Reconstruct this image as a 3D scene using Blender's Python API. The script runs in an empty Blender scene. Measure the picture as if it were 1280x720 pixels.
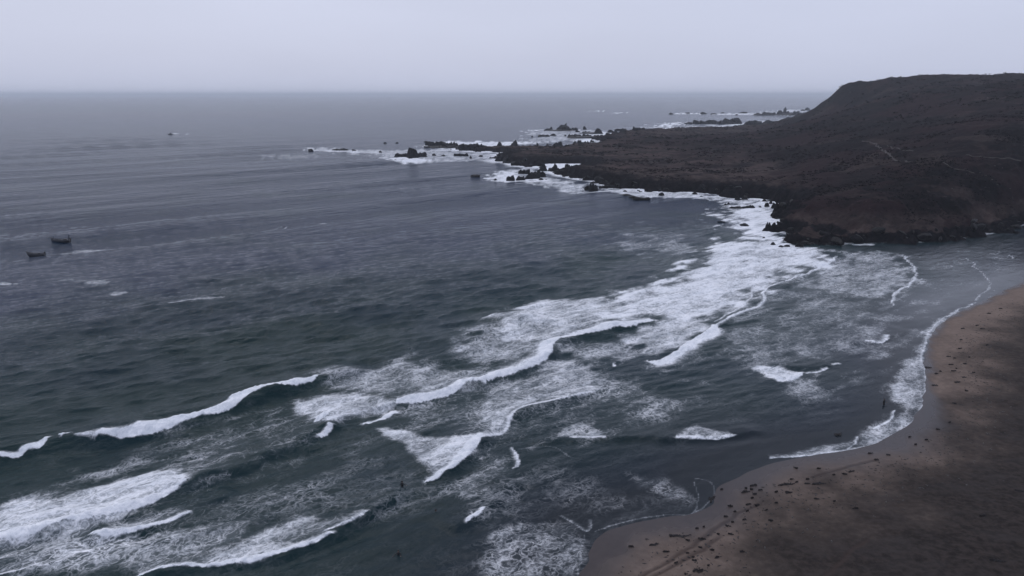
import bpy, bmesh, math, random
import numpy as np
from mathutils import Vector, Matrix
random.seed(7); RNG = np.random.default_rng(7)

# ------------------------------------------------------------------ camera, sky, light, exposure
HC, F, VH = 50.0, 914.0, 118.5            # drone height (m), focal length and horizon row in 1280x720 pixels
PITCH = math.atan((360 - VH) / F)
scn = bpy.context.scene
cam = bpy.data.objects.new('camera', bpy.data.cameras.new('camera'))
scn.collection.objects.link(cam); scn.camera = cam
cam.location = (0, 0, HC); cam.rotation_euler = (math.pi / 2 - PITCH, 0, 0)
cam.data.sensor_width = 36; cam.data.lens = F / 1280 * 36
cam.data.clip_start = 0.5; cam.data.clip_end = 200000

SUN_EL, SUN_AZ = math.radians(50), math.radians(-25)
world = bpy.data.worlds.new('World'); scn.world = world; world.use_nodes = True
wn, wl = world.node_tree.nodes, world.node_tree.links
wn.clear()
sky = wn.new('ShaderNodeTexSky'); sky.sky_type = 'NISHITA'; sky.sun_disc = False
sky.sun_elevation = SUN_EL; sky.sun_rotation = SUN_AZ; sky.dust_density = 4; sky.air_density = 1.2
tc = wn.new('ShaderNodeTexCoord'); sx = wn.new('ShaderNodeSeparateXYZ'); wl.new(tc.outputs['Generated'], sx.inputs[0])
mr = wn.new('ShaderNodeMapRange'); mr.inputs[1].default_value = 0; mr.inputs[2].default_value = 1   # overcast: brighter overhead
mr.inputs[3].default_value = 6.45; mr.inputs[4].default_value = 7.6; wl.new(sx.outputs[2], mr.inputs[0])
wmap = wn.new('ShaderNodeMapping'); wmap.inputs['Scale'].default_value = (1.2, 1.2, 5); wl.new(tc.outputs['Generated'], wmap.inputs[0])
wnz = wn.new('ShaderNodeTexNoise'); wnz.inputs['Scale'].default_value = 1.6; wnz.inputs['Detail'].default_value = 4
wl.new(wmap.outputs[0], wnz.inputs['Vector'])
mr2 = wn.new('ShaderNodeMapRange'); mr2.inputs[1].default_value = .3; mr2.inputs[2].default_value = .7
mr2.inputs[3].default_value = .96; mr2.inputs[4].default_value = 1.04; wl.new(wnz.outputs[0], mr2.inputs[0])
mm = wn.new('ShaderNodeMath'); mm.operation = 'MULTIPLY'; wl.new(mr.outputs[0], mm.inputs[0]); wl.new(mr2.outputs[0], mm.inputs[1])
vm = wn.new('ShaderNodeVectorMath'); vm.operation = 'SCALE'; vm.inputs[0].default_value = (.92, .985, 1.25); wl.new(mm.outputs[0], vm.inputs['Scale'])
mx = wn.new('ShaderNodeMix'); mx.data_type = 'RGBA'; mx.inputs[0].default_value = .92
wl.new(sky.outputs[0], mx.inputs[6]); wl.new(vm.outputs[0], mx.inputs[7])
bg = wn.new('ShaderNodeBackground'); bg.inputs[1].default_value = .1; wl.new(mx.outputs[2], bg.inputs[0])
wo = wn.new('ShaderNodeOutputWorld'); wl.new(bg.outputs[0], wo.inputs[0])

sun = bpy.data.objects.new('sun', bpy.data.lights.new('sun', 'SUN')); scn.collection.objects.link(sun)
sun.data.energy = .8; sun.data.angle = math.radians(40); sun.data.color = (1, .97, .93)
sdir = Vector((math.sin(SUN_AZ) * math.cos(SUN_EL), math.cos(SUN_AZ) * math.cos(SUN_EL), math.sin(SUN_EL)))
sun.rotation_euler = sdir.to_track_quat('Z', 'Y').to_euler(); sun.location = (0, 0, 200)

scn.view_settings.view_transform = 'Standard'; scn.view_settings.look = 'None'
scn.view_settings.exposure = 0.0; scn.view_settings.gamma = 1; scn.view_settings.use_curve_mapping = False
scn.cycles.use_denoising = True; scn.cycles.max_bounces = 5; scn.cycles.volume_bounces = 0
scn.cycles.caustics_reflective = False; scn.cycles.caustics_refractive = False

# ------------------------------------------------------------------ helpers
CP, SP = math.cos(PITCH), math.sin(PITCH)
def P(u, v, z=0.0):
    """photo pixel -> point on the level z"""
    a, b = (u - 640) / F, (360 - v) / F
    d = (a, CP + b * SP, -SP + b * CP)
    k = (z - HC) / d[2]
    return (d[0] * k, d[1] * k, z)
def PY(u, v, y):
    """photo pixel -> point at ground distance y"""
    a, b = (u - 640) / F, (360 - v) / F
    d = (a, CP + b * SP, -SP + b * CP)
    k = y / d[1]
    return (d[0] * k, y, HC + d[2] * k)
def P2(pts, z=0.0): return np.array([P(u, v, z)[:2] for u, v in pts])
def smooth(g, n=2, closed=False):
    g = np.asarray(g, float)
    for _ in range(n):
        if closed: h = np.vstack([g, g[:1]]); g = np.stack([.75 * h[:-1] + .25 * h[1:], .25 * h[:-1] + .75 * h[1:]], 1).reshape(-1, 2)
        elif len(g) > 2: m = np.stack([.75 * g[:-1] + .25 * g[1:], .25 * g[:-1] + .75 * g[1:]], 1).reshape(-1, 2); g = np.vstack([g[:1], m[1:-1], g[-1:]])
    return g
def unit_m(g):
    """metres per photo pixel measured across the run of a line or outline"""
    y = g[:, 1].mean(); e = np.abs(np.diff(g, axis=0)).sum(0); e = e / max(np.hypot(*e), 1e-6)
    return 1 / (e[0] / row_m(y) + e[1] / px_m(y))
def px_m(y): return math.hypot(y, HC) / F             # metres per photo pixel across the view
def row_m(y): return y * y / (HC * F)                 # metres of level ground per pixel row

def _hash(ix, iy, s):
    h = (ix.astype(np.int64) * 374761393 + iy.astype(np.int64) * 668265263 + s * 144269504) & 0xffffffff
    h = ((h ^ (h >> 13)) * 1274126177) & 0xffffffff
    h = ((h ^ (h >> 16)) * 2246822519) & 0xffffffff
    return (h ^ (h >> 15)) & 0xffffffff
def perlin(x, y, s=0):
    x0, y0 = np.floor(x), np.floor(y); fx, fy = x - x0, y - y0
    def g(i, j):
        a = _hash(x0 + i, y0 + j, s) * (2 * math.pi / 4294967296.0)
        return np.cos(a) * (fx - i) + np.sin(a) * (fy - j)
    w = fx * fx * fx * (fx * (fx * 6 - 15) + 10); t = fy * fy * fy * (fy * (fy * 6 - 15) + 10)
    a = g(0, 0) * (1 - w) + g(1, 0) * w; b = g(0, 1) * (1 - w) + g(1, 1) * w
    return (a * (1 - t) + b * t) * 1.5
def fbm(x, y, s=0, o=4, r=.5):
    t = 0; a = 1.0; f = 1.0
    for i in range(o):
        t = t + a * perlin(x * f, y * f, s + i * 17); a *= r; f *= 2.03
    return t
def ridged(x, y, s=0, o=4, r=.5):
    t = 0; a = 1.0; f = 1.0
    for i in range(o):
        t = t + a * (1 - 2 * np.abs(perlin(x * f, y * f, s + i * 17))); a *= r; f *= 2.1
    return t
def sstep(a, b, x):
    t = np.clip((x - a) / (b - a), 0, 1); return t * t * (3 - 2 * t)
def pline(px, py, pts, closed=False):
    """distance to a polyline, signed side (left of travel > 0), and length along it 0..1"""
    pts = np.asarray(pts, float); n = len(pts)
    seg = [(pts[i], pts[(i + 1) % n]) for i in range(n if closed else n - 1)]
    L = [np.hypot(*(b - a)) for a, b in seg]; tot = sum(L) or 1; acc = 0
    best = np.full(px.shape, 1e18); side = np.ones(px.shape); al = np.zeros(px.shape)
    for (a, b), l in zip(seg, L):
        e = b - a; l2 = max(l * l, 1e-9)
        t = np.clip(((px - a[0]) * e[0] + (py - a[1]) * e[1]) / l2, 0, 1)
        dx, dy = px - a[0] - t * e[0], py - a[1] - t * e[1]
        d2 = dx * dx + dy * dy; m = d2 < best
        best = np.where(m, d2, best); al = np.where(m, (acc + t * l) / tot, al)
        side = np.where(m, np.where(e[0] * dy - e[1] * dx >= 0, 1.0, -1.0), side); acc += l
    return np.sqrt(best), side, al
def inside(px, py, pts):
    pts = np.asarray(pts, float); c = np.zeros(px.shape, bool); n = len(pts)
    for i in range(n):
        (x1, y1), (x2, y2) = pts[i], pts[(i + 1) % n]
        if y1 == y2: continue
        c ^= ((y1 > py) != (y2 > py)) & (px < (x2 - x1) * (py - y1) / (y2 - y1) + x1)
    return c
def sdf(px, py, pts):
    """signed distance to a closed outline, positive inside"""
    d, _, _ = pline(px, py, pts, True)
    return np.where(inside(px, py, pts), d, -d)

COL = scn.collection
def tag(o, label=None, cat=None, group=None, kind=None):
    if label: o['label'] = label
    if cat: o['category'] = cat
    if group: o['group'] = group
    if kind: o['kind'] = kind
    return o
def link(name, me, mat=None, parent=None, loc=None):
    o = bpy.data.objects.new(name, me); COL.objects.link(o)
    if mat and me and not me.materials: me.materials.append(mat)
    if parent: o.parent = parent
    if loc is not None: o.location = loc
    return o
def np_mesh(name, V, Q, smooth=True, attrs=None):
    me = bpy.data.meshes.new(name); k = Q.shape[1]
    me.vertices.add(len(V)); me.vertices.foreach_set('co', np.ascontiguousarray(V, np.float32).ravel())
    me.loops.add(len(Q) * k); me.loops.foreach_set('vertex_index', np.ascontiguousarray(Q, np.int32).ravel())
    me.polygons.add(len(Q)); me.polygons.foreach_set('loop_start', np.arange(0, len(Q) * k, k, dtype=np.int32))
    me.update(calc_edges=True)
    me.polygons.foreach_set('use_smooth', np.full(len(Q), smooth))
    for n, a in (attrs or {}).items():
        at = me.attributes.new(n, 'FLOAT', 'POINT'); at.data.foreach_set('value', np.ascontiguousarray(a, np.float32))
    me.update(); return me
def fan(ys, ts, off):
    """a ground sheet whose cells grow with distance; rows of constant y"""
    Y = np.repeat(ys[:, None], len(ts), 1); X = (Y + off) * ts[None, :]
    n, m = Y.shape; i = np.arange(n * m).reshape(n, m)
    Q = np.stack([i[:-1, :-1], i[:-1, 1:], i[1:, 1:], i[1:, :-1]], -1).reshape(-1, 4)
    return X.ravel(), Y.ravel(), Q
def compact(V, Q, keep, attrs):
    """drop the faces none of whose corners are kept"""
    Q = Q[keep[Q].any(1)]; used = np.zeros(len(V), bool); used[Q.ravel()] = True
    idx = np.cumsum(used) - 1
    return V[used], idx[Q], {k: a[used] for k, a in attrs.items()}

class NT:
    """terse node building"""
    def __init__(s, name):
        s.mat = bpy.data.materials.new(name); s.mat.use_nodes = True
        s.t = s.mat.node_tree; s.t.nodes.clear(); s.out = s.t.nodes.new('ShaderNodeOutputMaterial')
    def n(s, typ, ins=None, **kw):
        nd = s.t.nodes.new('ShaderNode' + typ)
        for k, v in kw.items(): setattr(nd, k, v)
        for k, v in (ins or {}).items(): s.put(nd.inputs[k], v)
        return nd
    def put(s, sock, v):
        if hasattr(v, 'is_output'): s.t.links.new(v, sock)
        elif isinstance(v, tuple) and sock.type == 'RGBA' and len(v) == 3: sock.default_value = (*v, 1)
        else: sock.default_value = v
    def m(s, op, a, b=0.0, c=0.0, clamp=False):
        nd = s.n('Math', {0: a, 1: b, 2: c}, operation=op); nd.use_clamp = clamp; return nd.outputs[0]
    def ss(s, a, b, x, lo=0.0, hi=1.0):
        return s.n('MapRange', {0: x, 1: a, 2: b, 3: lo, 4: hi}, interpolation_type='SMOOTHSTEP').outputs[0]
    def lin(s, a, b, x, lo=0.0, hi=1.0):
        return s.n('MapRange', {0: x, 1: a, 2: b, 3: lo, 4: hi}).outputs[0]
    def mix(s, f, a, b):
        nd = s.n('Mix', data_type='RGBA'); s.put(nd.inputs[0], f); s.put(nd.inputs[6], a); s.put(nd.inputs[7], b); return nd.outputs[2]
    def noise(s, vec, scale, detail=4, rough=.55, dist=0.0):
        return s.n('TexNoise', {'Vector': vec, 'Scale': scale, 'Detail': detail, 'Roughness': rough, 'Distortion': dist}).outputs[0]
    def attr(s, name): return s.n('Attribute', attribute_name=name).outputs['Fac']
    def pos(s): return s.n('NewGeometry').outputs['Position']
    def map(s, vec, sc=(1, 1, 1), rot=(0, 0, 0)):
        return s.n('Mapping', {0: vec, 'Rotation': rot, 'Scale': sc}).outputs[0]
    def bump(s, h, dist, strength=1.0, normal=None):
        i = {'Height': h, 'Distance': dist, 'Strength': strength}
        if normal is not None: i['Normal'] = normal
        return s.n('Bump', i).outputs[0]
    def bsdf(s, col, rough=.8, normal=None, spec=.5, **kw):
        i = {'Base Color': col, 'Roughness': rough, 'Specular IOR Level': spec, **kw}
        if normal is not None: i['Normal'] = normal
        return s.n('BsdfPrincipled', i).outputs[0]
    def surf(s, sh): s.t.links.new(sh, s.out.inputs[0]); return s.mat
# ------------------------------------------------------------------ outlines (traced on the photograph, laid on the ground)
WATERLINE = [(700, 760), (722, 722), (735, 690), (745, 664), (775, 655), (806, 648), (840, 643), (858, 645), (880, 637), (891, 624),
             (894, 610), (905, 600), (935, 588), (965, 578), (1000, 571), (1040, 566), (1075, 562), (1105, 555), (1120, 545), (1137, 534),
             (1150, 520), (1157, 506), (1160, 490), (1158, 470), (1152, 456), (1155, 436), (1160, 416), (1176, 400), (1200, 387),
             (1222, 378), (1250, 364), (1280, 350), (1310, 325), (1330, 300)]
BEACH = np.vstack([smooth(P2(WATERLINE)), [P(1345, 285)[:2], P(1380, 268)[:2], (520, 330), (520, 20), (-5, 20)]])
SHORE_S = [(563, 187), (590, 189), (632, 190.5), (628, 195), (621, 201), (640, 205), (658, 208), (676, 209), (690, 215), (700, 220), (720, 223), (745, 227),
           (757, 231), (768, 235), (798, 236), (803, 240), (830, 239), (850, 240), (875, 241.5), (905, 243), (916, 246), (932, 247),
           (947, 249), (962, 252), (978, 256), (991, 259), (988, 267), (977, 270), (972, 280), (973, 288), (986, 291), (981, 298),
           (984, 303), (1000, 305), (1018, 303), (1032, 306), (1052, 307), (1062, 304), (1095, 303.5), (1150, 303), (1200, 299),
           (1235, 293), (1260, 287), (1282, 281), (1330, 272), (1420, 264)]
SHORE_N = [(1045, 147), (1000, 150.5), (965, 152), (935, 154.5), (920, 155.5), (900, 157), (845, 158), (825, 160.5), (812, 162.5), (800, 162), (780, 163),
           (760, 167), (747, 171), (757, 173), (752, 175), (745, 178), (730, 179.5), (700, 181), (670, 181.5), (640, 181), (600, 180.5), (580, 181)]
LAND = np.vstack([P2(SHORE_S), [(900, 260), (1300, 700), (1300, 1500), (800, 1560)], P2(SHORE_N, 3.0)])

POOLS = [P2(p) for p in ([(680, 204.5), (724, 204.5), (727, 209), (724, 213), (700, 214), (680, 212)], [(674, 214), (696, 214), (692, 220), (678, 218)], [(1029, 293), (1036, 295), (1042, 298), (1036, 299), (1030, 296)])]

# ------------------------------------------------------------------ sea
def crest_dir():
    a, b = P(130, 552), P(395, 478); return math.atan2(b[1] - a[1], b[0] - a[0])
CR = crest_dir()                                      # swell crests run along this heading
FRONTS = [  # front edge (left to right), tail in pixel rows, density, plateau in rows
    ([(-60, 592), (0, 579), (25, 577.5), (35, 571), (55, 567), (63, 559)], 2, 1.25, 7), ([(80, 557), (90, 552)], 1, 1.2, 4),
    ([(127, 552), (150, 552), (175, 550), (200, 545), (222, 538), (245, 529), (270, 524), (295, 517), (310, 506), (322, 500), (345, 494), (370, 490), (392, 484), (397, 478)], 3, 1.3, 11),
    ([(-60, 690), (0, 678), (40, 672), (75, 660), (110, 655), (150, 645), (190, 632), (222, 618), (234, 609)], 22, 1.0, 10),
    ([(113, 669), (125, 671.5), (150, 670), (180, 663), (215, 653), (237, 643)], 7, 1.05, 5),
    ([(-30, 724), (0, 718), (25, 713), (50, 703)], 6, .8, 2),
    ([(170, 720), (220, 712), (250, 711), (270, 712), (292, 708), (312, 708), (330, 702), (345, 697), (362, 692), (385, 685), (400, 680), (417, 670)], 10, 1.1, 6),
    ([(405, 668), (425, 663), (442, 656), (458, 645)], 9, .85, 3),
    ([(455, 527), (470, 525), (485, 521), (499, 514)], 3, 1.2, 6), ([(395, 533), (402, 531), (412, 524), (416, 518)], 2, 1.2, 5), ([(397, 548), (405, 547), (417, 535)], 2, 1.1, 4),
    ([(497, 507), (520, 505), (540, 500), (560, 495), (575, 489), (581, 483), (590, 481), (606, 479)], 6, 1.2, 6),
    ([(606, 479), (625, 473), (645, 466), (660, 460), (680, 452), (690, 441), (693, 433), (707, 425), (740, 419), (765, 412), (795, 407), (816, 400)], 12, 1.25, 9),
    ([(1044, 319), (1035, 330), (1005, 343), (985, 350), (960, 357), (952, 362), (957, 374), (945, 383), (925, 390), (910, 398), (894, 408), (875, 421), (855, 430), (842, 443), (820, 452)], 2.5, .9, 1.3),
    ([(942, 352), (939, 370), (930, 381), (910, 392), (893, 403)], 2, .85, 1.3),
    ([(893, 408), (875, 421), (855, 430), (842, 443), (830, 450), (812, 452)], 10, 1.25, 9),
    ([(1130, 319), (1138, 330), (1147, 344), (1140, 352), (1125, 362), (1113, 371), (1116, 382)], 2.5, .8, 1),
    ([(1207, 322), (1216, 328), (1220, 336), (1232, 345), (1238, 357), (1234, 364), (1219, 370), (1222, 377)], 1.5, .5, .5),
    ([(1255, 318), (1263, 319), (1266, 324)], 1.5, .6, .6),
    ([(712, 548), (735, 549), (757, 549)], 5, .75, 1.5), ([(845, 550), (880, 551), (905, 550), (919, 546)], 7, .85, 2),
    ([(533, 601), (548, 599), (555, 591), (570, 587), (580, 577), (590, 567), (597, 556), (603, 547)], 9, 1.25, 8),
    ([(598, 552), (615, 545), (634, 540), (639, 521), (655, 511), (690, 503), (720, 497), (747, 489)], 6, .85, 1.6),
    ([(641, 585), (649, 584), (648, 570), (641, 559)], 4, .9, 3), ([(648, 561), (690, 556), (700, 563), (714, 573)], 2, .42, .6),
    ([(583, 656), (600, 646), (607, 637)], 3, 1.0, 3),
    ([(700, 645), (718, 655), (733, 667), (743, 660), (739, 650)], 6, .58, 1.2), ([(722, 722), (728, 692), (733, 668)], 2, .42, .5),
    ([(745, 665), (775, 655), (806, 648), (841, 643), (858, 645), (871, 640), (873, 618), (866, 602)], 1.5, .40, .4), ([(858, 645), (880, 637), (893, 620), (893, 608), (884, 600), (868, 598)], 1.2, .42, .4),
    ([(963, 573), (1000, 571), (1040, 566), (1075, 562), (1104, 556), (1119, 546), (1137, 534)], 6, .85, 1.4),
    ([(1137, 534), (1150, 520), (1157, 506), (1160, 490), (1158, 470), (1152, 456), (1155, 436), (1160, 416), (1176, 400), (1200, 387), (1222, 379)], 4, .66, .8),
    ([(1092, 536), (1105, 531), (1116, 523), (1118, 513)], 3, .85, 1.2), ([(1060, 561), (1070, 556), (1072, 545)], 3, .8, 1.2),
    ([(965, 471), (982, 481), (1001, 471), (1004, 466)], 9, 1.0, 6), ([(1008, 467), (1024, 466), (1033, 461)], 3, .9, 2),
    ([(1078, 428), (1103, 430), (1115, 420)], 5, .85, 3), ([(1040, 457), (1050, 455)], 2, .8, 2),
    ([(1055, 305), (1075, 307), (1095, 306)], 2, .8, 1.5), ([(690, 418), (693, 418.5)], 1, 1, 1),
]
PATCHES = [
    ([(860, 400), (960, 360), (1060, 340), (1140, 345), (1150, 390), (1150, 440), (1060, 470), (960, 470), (880, 450)], 16, .36, .10),
    ([(430, 470), (620, 430), (760, 440), (860, 480), (800, 540), (660, 550), (560, 600), (470, 550)], 16, .28, .2),
    ([(-60, 640), (150, 580), (300, 530), (420, 520), (330, 620), (460, 650), (300, 720), (-60, 730)], 18, .24, .2),
    ([(600, 620), (720, 600), (860, 610), (860, 640), (740, 660), (700, 730), (590, 730)], 14, .14, .15),
    ([(1150, 320), (1270, 312), (1240, 360), (1200, 380), (1140, 400)], 6, .22, 0),
    ([(88, 556), (110, 552), (128, 550), (128, 553), (110, 556)], 1.2, .8, .3),  # outline, softness in pixel rows, solid density, lace density
    ([(-60, 650), (0, 632), (50, 621), (110, 608), (170, 592), (216, 587), (230, 600), (233, 611), (190, 632), (110, 655), (40, 671), (-60, 690)], 10, .74, .8),
    ([(40, 612), (120, 590), (200, 555), (290, 530), (370, 505), (330, 555), (260, 590), (180, 600)], 12, .30, .62),
    ([(-20, 690), (60, 676), (120, 674), (230, 655), (300, 650), (310, 700), (170, 718), (-20, 728)], 9, .40, .85),
    ([(120, 668), (150, 652), (210, 630), (240, 625), (238, 643), (180, 662)], 5, .45, .6),
    ([(230, 700), (290, 688), (330, 662), (372, 640), (410, 648), (456, 643), (440, 657), (400, 672), (330, 702), (270, 712)], 8, .58, .75),
    ([(200, 660), (300, 620), (400, 600), (480, 590), (500, 620), (420, 645), (300, 660)], 12, .18, .42),
    ([(365, 505), (400, 490), (450, 492), (500, 505), (480, 522), (420, 530), (370, 526)], 6, .72, .5),
    ([(385, 480), (410, 462), (470, 455), (560, 460), (610, 462), (600, 480), (520, 505), (440, 490)], 8, .52, .5),
    ([(560, 455), (600, 400), (650, 395), (680, 430), (680, 450), (600, 478)], 8, .52, .45),
    ([(596, 406), (620, 392), (660, 380), (686, 372), (740, 374), (790, 366), (836, 352), (858, 370), (800, 404), (740, 416), (690, 432), (620, 430)], 5, .68, .3),
    ([(740, 376), (800, 362), (838, 352), (832, 341), (862, 335), (876, 323), (875, 312), (893, 304), (926, 299), (960, 296), (1010, 308), (1043, 318), (1030, 333), (985, 350), (945, 360), (936, 378), (900, 397), (860, 400), (800, 400), (740, 414)], 5, .82, .3),
    ([(890, 300), (925, 300), (930, 292), (905, 278), (900, 268), (915, 250), (960, 250), (992, 262), (985, 305), (960, 312), (905, 312)], 4, .88, .1),
    ([(770, 424), (815, 402), (880, 398), (893, 406), (870, 422), (845, 440), (825, 451), (812, 450), (798, 436)], 4, .66, .3),
    ([(690, 440), (720, 425), (780, 425), (800, 440), (790, 452), (740, 445)], 6, .45, .4),
    ([(1000, 345), (1030, 328), (1050, 317), (1090, 312), (1130, 319), (1139, 332), (1147, 344), (1125, 361), (1112, 380), (1060, 368), (990, 362)], 4, .50, .35),
    ([(900, 405), (950, 384), (960, 365), (1100, 375), (1110, 400), (1080, 425), (1000, 430), (920, 425)], 10, .36, .2),
    ([(1000, 440), (1110, 420), (1150, 400), (1155, 440), (1120, 450), (1040, 445)], 8, .30, .2),
    ([(930, 458), (962, 459), (1000, 464), (1003, 471), (983, 481), (965, 473)], 2, .74, .3),
    ([(960, 480), (1010, 472), (1050, 495), (1060, 510), (1000, 505)], 6, .40, .35),
    ([(900, 425), (960, 440), (930, 455), (880, 450)], 6, .36, .2),
    ([(800, 440), (850, 450), (900, 500), (930, 530), (880, 520), (820, 480)], 10, .32, .3),
    ([(1222, 379), (1190, 388), (1160, 405), (1148, 425), (1146, 445), (1122, 455), (1124, 480), (1116, 500), (1120, 515), (1096, 532), (1072, 546), (1066, 558), (1104, 556), (1137, 534), (1157, 506), (1160, 490), (1155, 455), (1158, 420)], 2.5, .50, .6),
    ([(1060, 548), (1075, 545), (1080, 560), (1020, 568), (970, 572), (1010, 562)], 3, .52, .5),
    ([(680, 549), (712, 530), (745, 530), (757, 548)], 3, .46, .5), ([(845, 549), (850, 540), (868, 530), (890, 538), (915, 546)], 2.5, .6, .5),
    ([(450, 528), (480, 531), (510, 540), (560, 547), (603, 547), (590, 567), (570, 586), (540, 601), (530, 585), (510, 562), (478, 542)], 4, .66, .35),
    ([(500, 510), (580, 488), (620, 478), (640, 500), (600, 540), (540, 540), (500, 528)], 8, .30, .45),
    ([(600, 482), (640, 470), (690, 443), (720, 448), (765, 470), (747, 489), (690, 502), (642, 519), (630, 540), (606, 545)], 5, .56, .5),
    ([(720, 450), (790, 470), (850, 500), (860, 515), (800, 520), (740, 495)], 9, .34, .45),
    ([(640, 520), (690, 505), (760, 500), (780, 520), (730, 545), (660, 545)], 9, .20, .4),
    ([(560, 605), (590, 580), (635, 560), (640, 585), (610, 612), (570, 622)], 6, .34, .6),
    ([(605, 600), (640, 590), (660, 600), (640, 660), (600, 660)], 8, .16, .45),
    ([(590, 730), (600, 690), (630, 655), (700, 648), (733, 668), (722, 730)], 7, .28, .62),
    ([(780, 590), (830, 598), (865, 615), (868, 632), (820, 622), (790, 605)], 4, .3, .45),
    ([(640, 585), (760, 590), (800, 640), (700, 645), (650, 640)], 10, .1, .3),
    ([(430, 560), (520, 580), (540, 640), (500, 690), (440, 640), (380, 600)], 14, .12, .30),
    ([(380, 186), (400, 184), (480, 188), (560, 186), (630, 191), (622, 200), (560, 203), (480, 203), (470, 195), (400, 189)], 1.2, .58, 0),
    ([(484, 200), (500, 196), (535, 198), (540, 202), (495, 203)], .6, .9, 0), ([(380, 186), (392, 186), (480, 190), (478, 192), (420, 190.5), (380, 188)], .5, .75, 0),
    ([(540, 178), (560, 176), (640, 177), (700, 178), (640, 182), (560, 186), (525, 183)], .8, .85, 0),
    ([(595, 223), (640, 213), (668, 206), (680, 222), (740, 232), (760, 240), (735, 243), (690, 236), (640, 228)], 1.5, .66, 0),
    ([(606, 219), (640, 213), (655, 222), (700, 224), (700, 229), (640, 227), (610, 225)], 1, .86, 0),
    ([(740, 240), (770, 234), (802, 236), (870, 241), (940, 248), (965, 256), (930, 262), (900, 250), (840, 246), (790, 246)], 1.5, .72, 0),
    ([(655, 162), (690, 161), (760, 163), (770, 168), (745, 175), (660, 181), (640, 178), (660, 170)], 1, .56, 0), ([(715, 174), (758, 172), (750, 178), (715, 178)], .6, .95, 0), ([(655, 163.5), (680, 161.5), (682, 163), (660, 164.5)], .4, .85, 0),
    ([(815, 158), (840, 152), (858, 152.5), (857, 155.5), (825, 160)], .5, .85, 0), ([(838, 141), (876, 140.8), (876, 143), (838, 143)], .35, .8, 0), ([(880, 142), (960, 141), (962, 144), (890, 144)], .4, .74, 0), ([(955, 138), (1015, 136), (1015, 145), (960, 145)], .5, .62, 0), ([(820, 145), (1000, 145), (1000, 151), (860, 153)], 1.0, .3, 0),
    ([(738, 138.2), (748, 138), (748, 139.2), (738, 139.4)], .2, .9, 0), ([(764, 141), (784, 140), (784, 141.4), (766, 142)], .2, .9, 0),
    ([(214, 166.3), (240, 167.2), (240, 168.4), (216, 167.8)], .3, .66, 0),
    ([(55, 317), (90, 313), (146, 310), (146, 313), (90, 319), (58, 320)], 1.6, .40, 0), ([(60, 345), (120, 350), (140, 352), (120, 356), (70, 350)], 1.5, .40, 0),
    ([(105, 352), (130, 349), (138, 354), (125, 356)], .8, .50, 0), ([(132, 367), (155, 363), (155, 370), (138, 372)], 1, .50, 0), ([(205, 383), (240, 378), (285, 374), (285, 377), (235, 385)], 1.2, .50, 0),
    ([(-20, 355), (14, 353), (14, 357), (-20, 359)], .8, .55, 0), ([(40, 291), (60, 289), (60, 293), (42, 294)], .8, .42, 0), ([(320, 195), (400, 192), (400, 198), (330, 199)], .8, .42, 0),
    ([(350, 284), (356, 283), (356, 286), (344, 287)], .4, .55, 0), ([(398, 280), (404, 279.5), (412, 283), (398, 283)], .4, .6, 0), ([(760, 452), (766, 451), (767, 456), (761, 456)], .5, 1.0, 0),
    ([(280, 240), (420, 226), (640, 232), (640, 240), (420, 240), (300, 252)], 4, .24, 0), ([(770, 300), (830, 290), (870, 300), (870, 318), (820, 320), (780, 308)], 4, .40, .2),
    ([(640, 386), (664, 378), (700, 370), (720, 372), (690, 384)], 2, .72, .3),
    ([(1190, 312), (1252, 313), (1250, 316), (1200, 317)], 1, .42, 0), ([(1225, 325), (1265, 318), (1266, 324)], 1, .34, 0),
    ([(1280, 350), (1230, 365), (1222, 378), (1250, 368)], 2.5, .3, .2),
]
WAVES = [  # crest (left to right), height m, width behind m, steep face m
    ([(-120, 600), (0, 575), (62, 562), (128, 547), (200, 540), (300, 511), (395, 477), (470, 460)], 1.6, 9, 2.2),
    ([(-120, 700), (0, 675), (110, 652), (230, 612), (330, 575), (395, 545), (440, 515), (500, 507), (606, 477), (680, 450), (700, 427), (815, 398)], .95, 8, 1.4),
    ([(100, 672), (180, 662), (240, 640), (300, 610)], .5, 5, .9), ([(160, 720), (290, 707), (345, 696), (415, 670), (457, 644), (520, 610)], .65, 6, 1.1),
    ([(530, 602), (570, 586), (603, 547), (640, 520), (690, 502), (750, 488)], .6, 6, 1.0), ([(650, 556), (712, 549), (800, 549), (845, 551), (920, 546), (960, 535)], .35, 4, .8),
    ([(560, 668), (607, 638), (650, 600)], .4, 4, .9), ([(812, 453), (855, 430), (925, 390), (957, 372), (1044, 320)], .35, 6, 1.0),
    ([(-200, 565), (0, 520), (160, 488), (330, 455), (480, 432), (600, 414), (690, 390)], 1.1, 16, 7), ([(480, 470), (560, 448), (610, 415), (690, 398)], .7, 7, 4),
    ([(-200, 495), (0, 460), (200, 428), (400, 395), (560, 372), (720, 345)], .8, 18, 9), ([(100, 410), (300, 380), (480, 352), (620, 335), (760, 330)], .7, 20, 10),
    ([(960, 455), (1000, 462), (1040, 457)], .35, 4, .9), ([(1060, 432), (1113, 422), (1140, 412)], .3, 4, .9),
]
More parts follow.
